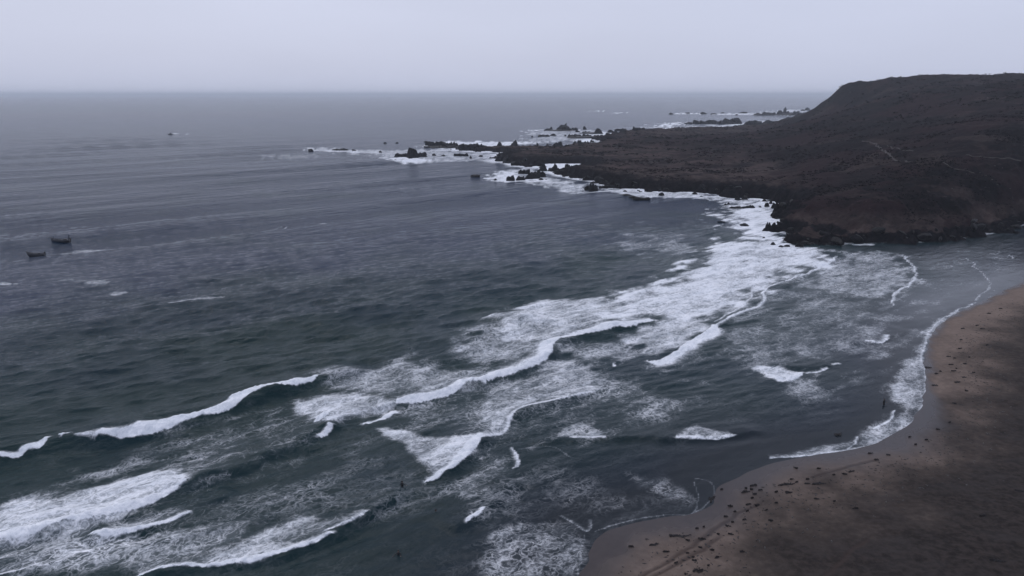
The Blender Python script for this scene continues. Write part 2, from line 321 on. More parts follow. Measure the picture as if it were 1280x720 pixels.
def sea():
    v = np.concatenate([np.arange(1000, 45, -1.35), np.arange(45, 8, -.8), np.geomspace(8, 1.0, 16)])
    ys = HC * F / v; ts = np.linspace(-1.0, 1.0, 960)
    X, Y, Q = fan(ys, ts, 25.0)
    land = np.full(X.shape, -999.0); m = (Y > 200) & (Y < 1700) & (X > -140)
    land[m] = sdf(X[m], Y[m], LAND)
    bch = np.full(X.shape, -400.0); m = (Y < 420) & (X > -120)
    bch[m] = sdf(X[m], Y[m], BEACH)
    bay = P2([(1040, 309), (1150, 305), (1290, 281), (1300, 340), (1222, 378), (1150, 405), (1130, 370), (1150, 340), (1100, 312)])
    keep = (land < 6) & (bch < 3)
    for pl in POOLS: m = (np.abs(X - pl[:, 0].mean()) < 60) & (np.abs(Y - pl[:, 1].mean()) < 60); keep[m] |= sdf(X[m], Y[m], pl) > -6
    V, Q, A = compact(np.stack([X, Y, 0 * X], 1), Q, keep, {'l': land, 'b': bch}); X, Y, land, bch = V[:, 0], V[:, 1], A['l'], A['b']
    space = np.maximum(Y * Y / (HC * F) * 1.35, (Y + 25) * 2.0 / 959)
    dsh = np.maximum(-bch, 0); dl = np.maximum(-land, 0)
    calm = sstep(0, 45, dsh) * sstep(0, 25, dl)
    Z = np.zeros_like(X)
    # open-water swell and chop
    grp = .6 + .7 * sstep(-.4, .6, fbm(X / 170, Y / 240, 5, 2)); nx, ny = -math.sin(CR), math.cos(CR)
    deep = sstep(20, 130, dsh)
    wob = [fbm(X / q, Y / q, 40 + int(q), 1) for q in (14, 30, 60, 130, 260)]
    for i in range(66):
        if i < 50: lam = 2.0 * (1.029 ** i); spread = .36; amp = .0270 * lam ** .08 * RNG.uniform(.6, 1.3)      # wind chop 2 - 8 m
        else: lam = 24 + (i - 50) * 3.2; spread = .08; amp = lam * .0035 * RNG.uniform(.4, 1.3)                # swell
        th = CR * (.75 if i < 50 else 1.0) + math.pi / 2 + RNG.normal(0, spread); k = 2 * math.pi / lam
        fade = sstep(.9, 1.7, lam / (space * 2.0))
        w_ = wob[min(4, int(math.log2(max(lam, 2.3) / 2.2)))]
        ph = k * (X * math.cos(th) + Y * math.sin(th)) + RNG.uniform(0, 6.28) + RNG.uniform(-2, 2) * w_
        s = np.sin(ph); Z += amp * fade * (s + .3 * (s * s - .5)) * grp * (.36 + .64 * deep) * (.12 + .88 * calm)
    wx = fbm(X / 7, Y / 7, 60, 3) * .9 + fbm(X / 1.6, Y / 1.6, 61, 2) * .28; wy = fbm(X / 7, Y / 7, 62, 3) * .9 + fbm(X / 1.6, Y / 1.6, 63, 2) * .28
    sc = np.clip(space / .5, .7, 2.5); wx *= sc; wy *= sc
    Xw, Yw = X + wx, Y + wy
    hmod = .75 + .5 * sstep(-.5, .5, fbm(X / 14, Y / 14, 70, 2))
    for pts, H, wb, wf in WAVES:
        g = smooth(P2(pts)); m = (X > g[:, 0].min() - 60) & (X < g[:, 0].max() + 60) & (Y > g[:, 1].min() - 60) & (Y < g[:, 1].max() + 70)
        if not m.any(): continue
        d, s, al = pline(X[m] + wx[m] * .5, Y[m] + wy[m] * .5, g)
        t = sstep(0, .1, al) * sstep(0, .1, 1 - al)
        pr = np.where(s > 0, np.exp(-(d / wb) ** 1.3), np.exp(-(d / wf) ** 2) - .22 * np.exp(-((d - 2.2 * wf) / (1.6 * wf)) ** 2))
        Z[m] += H * t * pr * hmod[m] * sstep(0, 14, dsh[m] + 1)
    foam = np.zeros_like(X); lace = np.zeros_like(X); tk = np.zeros_like(X)
    mod = fbm(X / 9, Y / 9, 80, 3); streak = fbm((X * math.cos(CR) + Y * math.sin(CR)) / 16, (X * nx + Y * ny) / 3.2, 81, 3)
    for pts, soft, fd, lc in PATCHES:
        g = smooth(P2(pts), 2, True); ym = g[:, 1].mean(); w = max(soft * row_m(ym) * (1.7 if fd < .45 else 1.15), .25)
        m = (X > g[:, 0].min() - w * 2) & (X < g[:, 0].max() + w * 2) & (Y > g[:, 1].min() - w * 2) & (Y < g[:, 1].max() + w * 2)
        if not m.any(): continue
        s = sdf(Xw[m], Yw[m], g) + w * (.9 * mod[m] + .7 * streak[m])
        a = sstep(-w, w, s)
        foam[m] = np.maximum(foam[m], a * fd * (1 + .16 * mod[m] + .16 * streak[m])); lace[m] = np.maximum(lace[m], a * lc * (1 + .35 * mod[m]))
    for pts, tail, den, plat in FRONTS:
        g = smooth(P2(pts)); un = unit_m(g); ym = g[:, 1].mean(); w = max(tail * un, .12, .0016 * ym); p = max(plat * un, .1, .0016 * ym); R = w * 4 + p + 2
        m = (X > g[:, 0].min() - R) & (X < g[:, 0].max() + R) & (Y > g[:, 1].min() - R) & (Y < g[:, 1].max() + R)
        if not m.any(): continue
        k = .3 if plat < 3 else .45
        d, s, al = pline(X[m] + wx[m] * k, Y[m] + wy[m] * k, g)
        pe = p * (.7 + .7 * sstep(-.5, .5, mod[m])) * (.35 + .65 * sstep(0, .12, al) * sstep(0, .12, 1 - al))
        soft = max(.08, .35 * un, .0012 * ym)
        a = np.where(s > 0, np.exp(-np.maximum(d - pe, 0) / w), 1 - sstep(0, soft * 2, d))
        # round caps: fade past the ends
        e = np.minimum(al, 1 - al) <= 0
        a = np.where(e, np.exp(-d / (.4 * p + .15)), a)
        foam[m] = np.maximum(foam[m], a * den)
        if plat >= 3: tk[m] = np.maximum(tk[m], np.where(s > 0, np.exp(-np.maximum(d - pe, 0) / (.3 * p)), 1 - sstep(0, soft * 2, d)) * np.where(e, 0, 1))
    lace = np.maximum(lace, .07 * sstep(120, 60, dsh + .3 * np.maximum(Y - 150, 0)) * sstep(2, 12, dsh) * (1 + .5 * mod))
    # surf washing the open side of the headland
    expo = sstep(250, 290, Y - .45 * (X - 95)) 
    wdt = np.maximum(5.5, 1.6 * row_m(Y)) * (.7 + .9 * sstep(-.4, .5, fbm(X / 22, Y / 22, 90, 2)))
    foam = np.maximum(foam, np.where(land > -999, .98 * expo * np.exp(-(dl / wdt) ** 1.5), 0))
    foam = np.maximum(foam, np.where(land > -999, .55 * (1 - expo) * np.exp(-dl / .8) , 0))
    # churned rollers stand up
    rough = fbm(X / 1.1, Y / 1.1, 95, 3); Z += tk * (.10 + .24 * rough) * np.clip(60 / (Y + 1) * 3, .3, 1)
    Z += np.clip(foam - .5, 0, .5) * .22 * fbm(X / 1.8, Y / 1.8, 97, 2) * sstep(0, 10, dsh)
    surf = sstep(220, 70, dsh + .28 * np.maximum(Y - 150, 0)) * sstep(0, 20, dsh); surf = np.maximum(surf, .7 * sstep(.15, .8, foam))
    surf = np.clip(surf + .35 * fbm(X / 30, Y / 30, 99, 2), 0, 1)
    shal = np.exp(-dsh / 9) + .55 * np.exp(-dsh / 36); shal = np.clip(shal, 0, 1); m = (X > 80) & (Y < 330) & (Y > 150); bm_ = sstep(-8, 10, sdf(X[m], Y[m], bay) + 2 * mod[m]); shal[m] = np.maximum(shal[m], .7 * bm_); sheen = np.zeros_like(X); sheen[m] = bm_; sheen = np.maximum(sheen, .35 * np.exp(-dsh / 6))
    V, Q, A = compact(np.stack([X, Y, Z], 1), Q, np.ones(len(X), bool), {'foam': foam, 'lace': lace, 'surf': surf, 'shallow': shal, 'open': deep, 'fine': sstep(.25, 6.0, space), 'sheen': sheen})
    return np_mesh('sea', V, Q, True, A)

def sea_material():
    s = NT('sea_water'); p = s.pos()
    foam, lace, surf, shal, opn, fine = (s.attr(a) for a in ('foam', 'lace', 'surf', 'shallow', 'open', 'fine'))
    rot = s.n('VectorRotate', {'Vector': p, 'Axis': (0, 0, 1), 'Angle': -CR}, rotation_type='AXIS_ANGLE').outputs[0]
    st = s.map(rot, (.28, 1, 1))
    def warp(vec, sc, amt):
        w = s.n('TexNoise', {'Vector': p, 'Scale': sc, 'Detail': 3}).outputs['Color']
        w = s.n('VectorMath', {0: w, 1: (.5, .5, .5)}, operation='SUBTRACT').outputs[0]
        w = s.n('VectorMath', {0: w, 'Scale': amt}, operation='SCALE').outputs[0]
        return s.n('VectorMath', {0: vec, 1: w}, operation='ADD').outputs[0]
    pw = warp(warp(s.map(rot, (.72, 1, 1)), .30, 4.0), 1.3, 1.1); sw = warp(st, .3, 3.0)
    n0 = s.noise(sw, .16, 4, .6); n1 = s.noise(sw, .62, 7, .66); n2 = s.noise(pw, 2.3, 5, .62)
    def web(sc, w):
        d = s.n('TexVoronoi', {'Vector': pw, 'Scale': sc, 'Randomness': 1.0}, feature='DISTANCE_TO_EDGE').outputs[0]
        return s.m('POWER', s.lin(w, 0.0, d), 2.0)
    wb = s.m('MAXIMUM', web(.46, .20), s.m('MULTIPLY', web(1.15, .26), .85))
    # foam: a veil whose thickness follows the density, broken by streaks, speckle and the bubble net
    tex = s.m('ADD', s.m('ADD', s.m('MULTIPLY', n0, .30), s.m('MULTIPLY', n1, .38)), s.m('ADD', s.m('MULTIPLY', n2, .32), s.m('MULTIPLY', wb, .16)))
    thr = s.lin(0, 1, foam, .83, .34)
    ff = s.m('POWER', s.lin(-.10, .17, s.m('SUBTRACT', tex, thr)), 1.35)
    ff = s.m('MULTIPLY', ff, s.ss(.02, .25, foam))
    solid = s.ss(.88, 1.12, s.m('ADD', foam, s.m('MULTIPLY', s.m('SUBTRACT', n2, .5), s.ss(.3, .8, foam, 0, .8))))
    film = s.m('MULTIPLY', s.ss(.16, 1.0, foam), s.lin(.30, .70, s.m('ADD', s.m('MULTIPLY', n0, .45), s.m('MULTIPLY', n1, .55)), .06, .62))
    ff = s.m('MULTIPLY', ff, s.ss(.35, .98, foam, .52, 1.0))
    amt = s.m('MULTIPLY', s.m('POWER', lace, 1.25), s.ss(.38, .64, s.m('ADD', s.m('MULTIPLY', n0, .6), s.m('MULTIPLY', n1, .4)), .04, 1.8))
    lf = s.m('MULTIPLY', s.m('MULTIPLY', wb, amt), s.ss(.25, .6, n2, .25, 1.0))
    ff = s.m('MINIMUM', ff, 1.0); lf = s.m('MULTIPLY', lf, .75)
    cover = s.m('ADD', film, s.m('MULTIPLY', ff, s.m('SUBTRACT', 1.0, film)))
    cover = s.m('MAXIMUM', s.m('ADD', cover, s.m('MULTIPLY', lf, s.m('SUBTRACT', 1.0, cover))), solid, clamp=True)
    # water body
    deep = (.0002, .0112, .0360); teal = (.0006, .0172, .0200); sandy = (.0085, .0125, .0165); milky = (.034, .050, .058)
    c = s.mix(surf, deep, teal); c = s.mix(shal, c, sandy)
    c = s.mix(s.m('MULTIPLY', s.ss(.1, .9, s.m('MAXIMUM', foam, s.m('MULTIPLY', lace, .6))), .45), c, milky)
    b0 = s.noise(s.map(rot, (.28, 1, 1)), .085, 5, .6); b1 = s.noise(s.map(rot, (.45, 1.1, 1)), .5, 6, .62); b2 = s.noise(s.map(rot, (.7, 1.2, 1)), 2.6, 4, .6)
    bm = s.noise(s.map(rot, (.20, 1, 1)), .26, 6, .62)
    h = s.m('ADD', s.m('ADD', s.m('MULTIPLY', b1, .75), s.m('MULTIPLY', b2, .11)), s.m('ADD', s.m('MULTIPLY', bm, s.ss(.0, .25, fine, .25, 1.15)), s.m('MULTIPLY', b0, s.lin(0, 1, fine, .0, 4.5))))
    stren = s.m('MULTIPLY', s.lin(0, 1, opn, .6, 1.0), s.lin(0, 1, shal, 1, .15))
    nb = s.n('Bump', {'Height': h, 'Distance': 1.0, 'Strength': stren}).outputs[0]
    water = s.bsdf(c, s.lin(0, 1, fine, .06, .17), nb, s.lin(0, 1, s.attr('sheen'), .085, .38), IOR=1.333)
    fb = s.bump(s.m('ADD', cover, s.m('MULTIPLY', n2, .8)), .18, .8)
    fcol = s.mix(s.ss(.30, .68, s.m('ADD', s.m('MULTIPLY', n2, .5), s.m('MULTIPLY', n1, .5))), (.54, .58, .63), (.88, .89, .92))  # grey streaks and soft inner shadows of the foam, mixed into its colour
    fo = s.bsdf(fcol, .85, fb, .2)
    mixs = s.n('MixShader', {0: s.m('MULTIPLY', cover, .95), 1: water, 2: fo}).outputs[0]
    return s.surf(mixs)
tag(link('sea', sea(), sea_material()), kind='structure')
# ------------------------------------------------------------------ headland terrain
CTRL = [P(u, v, z) for u, v, z in [
    (600, 185, 3), (640, 187, 4), (660, 197, 4.5), (700, 196, 4), (700, 187, 4.5), (735, 183, 5), (740, 205, 5), (760, 200, 4), (800, 215, 5), (850, 226, 4.5), (900, 231, 4.5),
    (950, 240, 4.5), (990, 246, 4.5), (760, 182, 7), (790, 168, 6), (760, 172, 5), (825, 161.5, 7), (820, 172, 9), (900, 158.5, 8), (960, 155, 9), (900, 190, 8), (900, 174, 10),
    (980, 205, 8), (980, 183, 12), (940, 215, 6), (990, 162, 12), (960, 159, 9), (985, 156, 11), (1000, 153, 14), (1015, 149.5, 18), (1032, 144, 26), (1020, 238, 8), (1005, 262, 8.5), (1040, 255, 10), (1100, 258, 10.5), (1160, 255, 11), (1220, 250, 11), (1280, 240, 12), (1010, 285, 5.5), (1080, 285, 6.5),
    (1060, 215, 13), (1120, 215, 16), (1200, 215, 18), (1270, 205, 21), (1060, 180, 20), (1120, 180, 23), (1200, 175, 28), (1270, 165, 32), (1060, 160, 25), (1120, 150, 31), (1200, 140, 38), (1270, 130, 42)]]
CTRL += [PY(u, v, y) for u, v, y in [(975, 151, 1100), (990, 150, 1100), (1003, 147, 1090), (1020, 136, 1060), (1045, 114.5, 1010), (1012, 142, 1080), (1030, 127.5, 1040), (1058, 104, 980), (1050, 109, 1000), (1066, 103.2, 985), (1085, 102.8, 1005), (1106, 102.6, 1000), (1127, 101.2, 975), (1146, 96.8, 945), (1076, 103.5, 1000), (1095, 101.8, 1010), (1118, 103, 990), (1135, 98.8, 960), (1158, 95, 930), (1200, 94.5, 900), (1280, 94, 850), (1400, 94, 800),
    (1120, 118, 820), (1200, 110, 720), (1280, 108, 650), (1400, 104, 620)]]
CTRL += [(700, 420, 36), (900, 500, 60), (1200, 800, 74), (800, 900, 72), (560, 1250, 40), (640, 1400, 36), (1200, 1400, 60), (440, 1180, 5), (480, 1380, 5), (600, 290, 24), (900, 270, 22)]
CT = np.array(CTRL)
def tps_fit():
    xy = CT[:, :2] / 300; n = len(xy)
    r2 = ((xy[:, None] - xy[None]) ** 2).sum(-1); K = np.where(r2 > 0, .5 * r2 * np.log(np.maximum(r2, 1e-12)), 0) + np.eye(n) * 4e-5
    Pm = np.hstack([np.ones((n, 1)), xy]); A = np.block([[K, Pm], [Pm.T, np.zeros((3, 3))]])
    return np.linalg.solve(A, np.concatenate([CT[:, 2], np.zeros(3)]))
TW = tps_fit()
def tps(x, y):
    x, y = x / 300, y / 300; z = TW[-3] + TW[-2] * x + TW[-1] * y
    for (cx, cy), w in zip(CT[:, :2] / 300, TW[:-3]):
        r2 = (x - cx) ** 2 + (y - cy) ** 2; z = z + w * .5 * r2 * np.log(np.maximum(r2, 1e-12))
    return z
def land_height(x, y):
    s = sdf(x, y, LAND)
    jag = np.maximum(1.2, .012 * y)
    s = s + jag * (1.6 * fbm(x / 13, y / 13, 201, 3) + .6 * fbm(x / 4, y / 4, 203, 2))
    for pl in POOLS:
        s = np.minimum(s, -sdf(x, y, pl) * .9 + .3)
    base = np.maximum(tps(x, y), 2.2)
    far = np.clip(y / 400, .8, 2.5)
    bay = sstep(318, 262, y - .42 * (x - 100))
    rise = sstep(-1.0, 14 * far * (1 + .9 * bay), s) ** (.62 + .1 * bay)
    z = base * rise + np.where(s < 0, np.maximum(s * .5, -4), 0) - .4
    rock = sstep((26 - 19 * bay) * far ** .5, 3, s) * sstep(-4, 0, s)
    z = z + rock * (1.5 * (ridged(x / 11, y / 11, 210, 4) - .4) + .8 * (ridged(x / 3.6, y / 3.6, 214, 3) - .4)) * np.clip((s + 2) / 5, 0, 1)
    z = z + bay * sstep(2, 8, s) * sstep(60, 25, s) * (1.0 * (ridged(x / 16, y / 16, 217, 4) - .4) + .5 * (ridged(x / 5, y / 5, 218, 3) - .4))
    inl = sstep(8, 40, s)
    z = z + inl * (1.6 * fbm(x / 60, y / 60, 220, 3) + .8 * fbm(x / 14, y / 14, 224, 3) + .45 * np.abs(fbm(x / 4.5, y / 4.5, 227, 3)))
    hill = sstep(18, 45, base)
    z = z + hill * (.9 * (ridged(x / 45, y / 90, 230, 4) - .5))
    return z, s, rock
def headland():
    v = np.concatenate([np.arange(205, 60, -.52), np.arange(60, 29, -.42)]); ys = HC * F / v
    ts = np.linspace(-.14, 1.0, 800)
    X, Y, Q = fan(ys, ts, 0)
    keep0 = sdf(X, Y, LAND) > -14; 
    Z = np.full(X.shape, -4.0); S = np.full(X.shape, -20.0); R = np.zeros(X.shape)
    Z[keep0], S[keep0], R[keep0] = land_height(X[keep0], Y[keep0])
    V, Q, A = compact(np.stack([X, Y, Z], 1), Q, keep0 & (Z > -2.2), {'rock': R, 'shore': S})
    return np_mesh('headland', V, Q, True, A)
def heath_material():
    s = NT('heath_ground'); p = s.pos(); rock = s.attr('rock'); z = s.n('SeparateXYZ', {0: p}).outputs[2]
    nA = s.noise(p, .018, 6, .62); nB = s.noise(p, .085, 6, .66); nC = s.noise(p, .5, 5, .62)
    c = s.mix(s.ss(.40, .62, nB), (0.0035, 0.0027, 0.0034), (0.0117, 0.0081, 0.0087))
    c = s.mix(s.m('MULTIPLY', s.ss(.48, .58, nA), .85), c, (0.0187, 0.0100, 0.0109))                       # russet heath
    c = s.mix(s.m('MULTIPLY', s.ss(.57, .64, s.noise(s.map(p, (1, .6, 1)), .03, 5, .6)), .7), c, (0.0359, 0.0259, 0.0242))   # bare tan ground
    low = s.m('MULTIPLY', s.ss(10, 5.0, z), s.ss(.38, .52, s.noise(p, .04, 5, .62)))
    c = s.mix(s.m('MULTIPLY', low, .9), c, s.mix(s.ss(.4, .6, nB), (0.0265, 0.0192, 0.0179), (0.0608, 0.0444, 0.0406)))                                     # dry grass on the low flats
    c = s.mix(s.m('MULTIPLY', s.ss(.63, .68, nC), .5), c, (0.0585, 0.0459, 0.0452))       # pale stones
    c = s.mix(s.m('MULTIPLY', s.ss(.44, .32, nC), .8), c, (0.0023, 0.0021, 0.0027))
    rk = s.mix(s.ss(.4, .65, nC), (0.0027, 0.0025, 0.0034), (0.0094, 0.0078, 0.0090))
    c = s.mix(s.ss(.25, .75, s.m('ADD', rock, s.m('MULTIPLY', s.m('SUBTRACT', nB, .5), 1.2))), c, rk)
    h = s.m('ADD', s.m('MULTIPLY', nC, .8), s.m('MULTIPLY', s.noise(p, 2.2, 4, .6), .3))
    return s.surf(s.bsdf(c, .95, s.bump(h, .8, .9), .02))
M_HEATH = heath_material()
HEAD = tag(link('headland', headland(), M_HEATH), kind='structure')

# pale footpaths worn into the hillside
def path_material():
    s = NT('bare_earth_path'); n = s.noise(s.pos(), .7, 4, .6)
    return s.surf(s.bsdf(s.mix(n, (.020, .0155, .015), (.048, .038, .036)), .95))
M_PATH = path_material()
def ray_land(u, v):
    """first point of the headland seen through a photo pixel"""
    ys = np.concatenate([np.arange(235, 600, 1.0), np.arange(600, 1200, 3.0)])
    a, b = (u - 640) / F, (360 - v) / F; dy = CP + b * SP
    xs = a * ys / dy; zr = HC + (-SP + b * CP) * ys / dy
    z, s, r = land_height(xs, ys); h = np.where(z >= zr)[0]
    return None if len(h) == 0 else (xs[h[0]], ys[h[0]], z[h[0]])
for pts, w in [([(1078, 176.5), (1091, 179), (1098, 183), (1106, 189), (1115, 196), (1122, 201), (1132, 203), (1146, 201)], .45), ([(1108, 183), (1125, 187), (1142, 190.5)], .25),
               ([(1180, 204), (1190, 210), (1205, 213), (1222, 217)], .25), ([(1210, 194), (1230, 197), (1262, 199), (1279, 203)], .28)]:
    g = [ray_land(u, v) for u, v in pts]; g = [q for q in g if q]
    if len(g) < 2: continue
    c = []
    for a, b in zip(g[:-1], g[1:]):
        n = max(2, int(math.hypot(b[0] - a[0], b[1] - a[1]) / 1.0)); c += [(a[0] + (b[0] - a[0]) * i / n, a[1] + (b[1] - a[1]) * i / n) for i in range(n)]
    c = np.array(c); c[:, 0] += fbm(c[:, 0] / 9, c[:, 1] / 9, 301, 2) * .9; c[:, 1] += fbm(c[:, 0] / 9, c[:, 1] / 9, 302, 2) * 1.5
    t = np.gradient(c, axis=0); t /= np.linalg.norm(t, axis=1)[:, None]; nrm = np.stack([-t[:, 1], t[:, 0]], 1)
    rows = []
    for k in np.linspace(-1, 1, 5):
        q = c + nrm * (w * k * (1 + .35 * fbm(c[:, 0] / 3, c[:, 1] / 3, 303 + int(k * 2), 2)))[:, None]; z = land_height(q[:, 0], q[:, 1])[0] + (.30 if abs(k) < .9 else .02)
        rows.append(np.column_stack([q, z]))
    V = np.stack(rows, 1).reshape(-1, 3); i = np.arange(len(c) * 5).reshape(-1, 5)
    Q = np.stack([i[:-1, :-1], i[:-1, 1:], i[1:, 1:], i[1:, :-1]], -1).reshape(-1, 4)
    tag(link('path', np_mesh('path', V, Q, True), M_PATH), kind='structure')

# low heath scrub over the headland: leaf clumps nobody could count
def scrub():
    n = 60000; v = RNG.uniform(30, 200, n) ** 1.0; y = HC * F / v * np.exp(RNG.normal(0, .12, n)); t = RNG.uniform(-.05, .82, n); x = y * t
    m = (y > 245) & (y < 1150); x, y = x[m], y[m]
    dens = sstep(-.15, .5, fbm(x / 34, y / 34, 320, 3) + .5 * fbm(x / 9, y / 9, 323, 2))
    m = RNG.uniform(0, 1, len(x)) < dens; x, y = x[m], y[m]
    z, s, r = land_height(x, y); m = (s > 7) & (z > 2.0) & (r < .75); x, y, z = x[m], y[m], z[m]
    n = len(x); size = RNG.uniform(.35, 1.0, n) * np.clip(y / 450, .7, 1.8); K = 9
    tone = np.clip(.5 + .35 * fbm(x / 50, y / 50, 330, 3) + RNG.normal(0, .16, n), 0, 1)
    c = np.stack([x, y, z], 1)[:, None, :]
    ang = RNG.uniform(0, 6.283, (n, K)); rr = np.sqrt(RNG.uniform(0, 1, (n, K))); hh = RNG.uniform(0, 1, (n, K))
    ctr = c + np.stack([np.cos(ang) * rr * 1.25, np.sin(ang) * rr * 1.25, hh * .85 * (1 - .6 * rr)], -1) * size[:, None, None]
    a = RNG.normal(0, 1, (n, K, 3)); a /= np.linalg.norm(a, axis=-1, keepdims=True); b = np.cross(a, RNG.normal(0, 1, (n, K, 3))); b /= np.linalg.norm(b, axis=-1, keepdims=True)
    l = (size[:, None] * RNG.uniform(.3, .62, (n, K)))[..., None]
    V = np.stack([ctr + a * l, ctr - a * l * .5 + b * l * .8, ctr - a * l * .5 - b * l * .8], 2).reshape(-1, 3)
    Q = np.arange(len(V)).reshape(-1, 3); A = np.repeat(tone, K * 3)
    return np_mesh('heath_scrub', V, Q, False, {'tone': A})
def scrub_material():
    s = NT('heath_leaves'); t = s.attr('tone')
    c = s.mix(s.ss(.2, .55, t), (0.0032, 0.0025, 0.0031), (0.0078, 0.0053, 0.0058)); c = s.mix(s.ss(.6, .9, t), c, (0.0136, 0.0070, 0.0073))
    return s.surf(s.bsdf(c, .95, None, .03))
tag(link('heath_scrub', scrub(), scrub_material()), 'low dark brown heath scrub covering the headland', 'scrub', kind='stuff')

# ------------------------------------------------------------------ rocks
def rock_material(name, a, b, wet=.55):
    s = NT(name); p = s.pos(); n = s.noise(p, .55, 6, .65); n2 = s.noise(p, 2.5, 4, .6)
    c = s.mix(s.ss(.38, .66, n), a, b)
    return s.surf(s.bsdf(c, wet, s.bump(s.m('ADD', n, s.m('MULTIPLY', n2, .4)), .6, 1.0), .12))
M_ROCK = rock_material('wet_black_rock', (0.0034, 0.0034, 0.0041), (0.0102, 0.0097, 0.0106)); M_PALE = rock_material('pale_rock', (0.0375, 0.0338, 0.0323), (0.0975, 0.0900, 0.0863), .9)
def lump(seed, sx, sy, sz, peak=0.0, lean=0.0, sub=4, cuts=8, c0=.62, c1=.98):
    bm = bmesh.new(); bmesh.ops.create_icosphere(bm, subdivisions=sub, radius=1)
    co = np.array([v.co[:] for v in bm.verts]); o = seed * 7.31
    n = fbm(co[:, 0] * 1.1 + o, co[:, 1] * 1.1 + co[:, 2] * .9, seed, 3) * .36 + (ridged(co[:, 0] * 1.9 + o, co[:, 1] * 1.9 - co[:, 2] * 1.7, seed + 3, 4) - .4) * .32
    co = co * (1 + n)[:, None]
    rg = np.random.default_rng(seed)                     # split faces: flat cuts through the lump
    for _ in range(cuts):
        d = rg.normal(0, 1, 3); d /= np.linalg.norm(d); ex = np.maximum(co @ d - rg.uniform(c0, c1), 0); co = co - ex[:, None] * d * .9
    co = co / np.array([np.abs(co[:, 0]).max(), np.abs(co[:, 1]).max(), co[:, 2].max()])
    up = np.clip(co[:, 2], 0, 2); taper = 1 - peak * np.clip(up, 0, 1) * .62
    co[:, 0] = co[:, 0] * taper + lean * up ** 2 * .5; co[:, 1] *= taper; co[:, 2] = np.sign(co[:, 2]) * np.abs(co[:, 2]) ** (.85 if peak < .5 else 1.15)
    co *= np.array([sx, sy, sz])
    F_ = np.array([[v.index for v in f.verts] for f in bm.faces]); bm.free(); return co, F_
NR = [0]
def px_rock(lobes, label, group=None, cat='rock', name='sea_rock', z0=0.0):
    """lobes: (centre u, waterline v, width px, height px, peak, lean)"""
    Vs, Fs, off = [], [], 0; u0 = lobes[0][0]; base = P(u0, lobes[0][1], z0); base = (base[0], base[1] + .3 * lobes[0][2] * px_m(base[1]), z0)
    full = []
    for lb in lobes:                                      # a wide lobe breaks into a low bed with ragged humps on it
        u, v, w, h = lb[:4]; pk = lb[4] if len(lb) > 4 else .35
        if w >= 11 and h >= 3 and pk < .5:
            full.append((u, v, w, h * .68, .15)); rr = random.Random(int(u * 10))
            full += [(u + w * (f + rr.uniform(-.07, .07)), v, w * rr.uniform(.42, .62), h * rr.uniform(.66, 1.0), .22, rr.uniform(-.3, .3)) for f in (-.3, -.02, .28)]
        else: full.append(lb)
    lobes = full
    for lb in lobes:
        u, v, w, h = lb[:4]; pk = lb[4] if len(lb) > 4 else .35; ln = lb[5] if len(lb) > 5 else 0
        q = P(u, v, z0); k = px_m(q[1]); sx = w * k * .5; sy = max(sx * .62, 1.0 * k); NR[0] += 1
        co, f = lump(NR[0], sx, sy, h * k * 1.08, pk, ln, 4 if w > 7 else 3)
        co = co + np.array([q[0] - base[0], q[1] + sy * .8 - base[1], -.04 * h * k])
        Vs.append(co); Fs.append(f + off); off += len(co)
    if len(lobes) > 1:                                   # the lobes stand on one drowned shelf
        A_ = np.vstack(Vs); lo, hi = A_.min(0), A_.max(0); co, f = lump(NR[0] + 90, (hi[0] - lo[0]) * .5, (hi[1] - lo[1]) * .5, 1.2, 0, 0, 3)
        co = co * .9 + np.array([(lo[0] + hi[0]) / 2, (lo[1] + hi[1]) / 2, -1.6 - z0]); co[:, 2] = np.minimum(co[:, 2], -.5 - z0); Vs.append(co); Fs.append(f + off)
    me = np_mesh(name, np.vstack(Vs), np.vstack(Fs), False)
    return tag(link(name, me, M_ROCK, None, base), label, cat, group)
px_rock([(515, 198, 18, 12.5, .5), (503, 196.5, 17, 6), (526, 196.5, 15, 7), (513, 199, 6, 3)], 'craggy dark islet with a rounded middle peak ringed by white surf')
px_rock([(548, 183.5, 22, 8.5, .2), (538, 182, 15, 6, .2), (559, 184.5, 16, 6.5, .2), (568, 183, 11, 6), (532, 178, 6, 2), (552, 185, 46, 3, .1)], 'long ragged black reef lying off the tip of the low peninsula')
px_rock([(666, 223, 18, 10, .3), (655, 217, 15, 6), (674, 221, 15, 9), (660, 223, 8, 5)], 'broad black rock mass with foam on three sides below the peninsula')
px_rock([(742, 238.5, 11, 9.5, .2), (735, 237, 10, 5)], 'blocky black rock with a low shoulder just off the mid shore')
px_rock([(802, 249.3, 22, 3.2, .1), (783, 245.5, 17, 2.6, .1), (792, 247.3, 12, 2.4, .1)], 'long flat black ledge awash off the mid shore')
px_rock([(922, 250, 9, 5.5, .4), (931, 249.5, 10, 3.2)], 'black rock with a raised left hump in shore foam')
px_rock([(938, 260.3, 14, 4), (924, 260.8, 18, 3)], 'low elongated black rock lying across the thick white surf')
px_rock([(974, 261, 18, 8), (964, 255, 6, 4)], 'jagged black rock breaking through spray at the inlet by the bluff')
px_rock([(962.5, 288.5, 14, 11, .1), (957, 288.5, 9, 3)], 'tall rounded black stack beside the bluff in white water')
px_rock([(977.5, 270, 7.5, 9.5, .7)], 'pointed black pinnacle at the corner of the bluff')
px_rock([(705, 163.5, 21, 7, .7), (706.5, 160, 7, 6, .9, .9), (717, 162.5, 12, 3), (703, 164, 40, 1.6, .1)], 'hazy sharp pinnacle islet with a leaning spike')
px_rock([(746.5, 167.5, 15, 7, .6), (733, 166.5, 12, 3), (741, 167.5, 32, 1.8, .1)], 'hazy triangular rock close to the north tip of the headland')
px_rock([(917, 155, 27, 7.5, .1)], 'wide hazy dome of rock beyond the north shore')
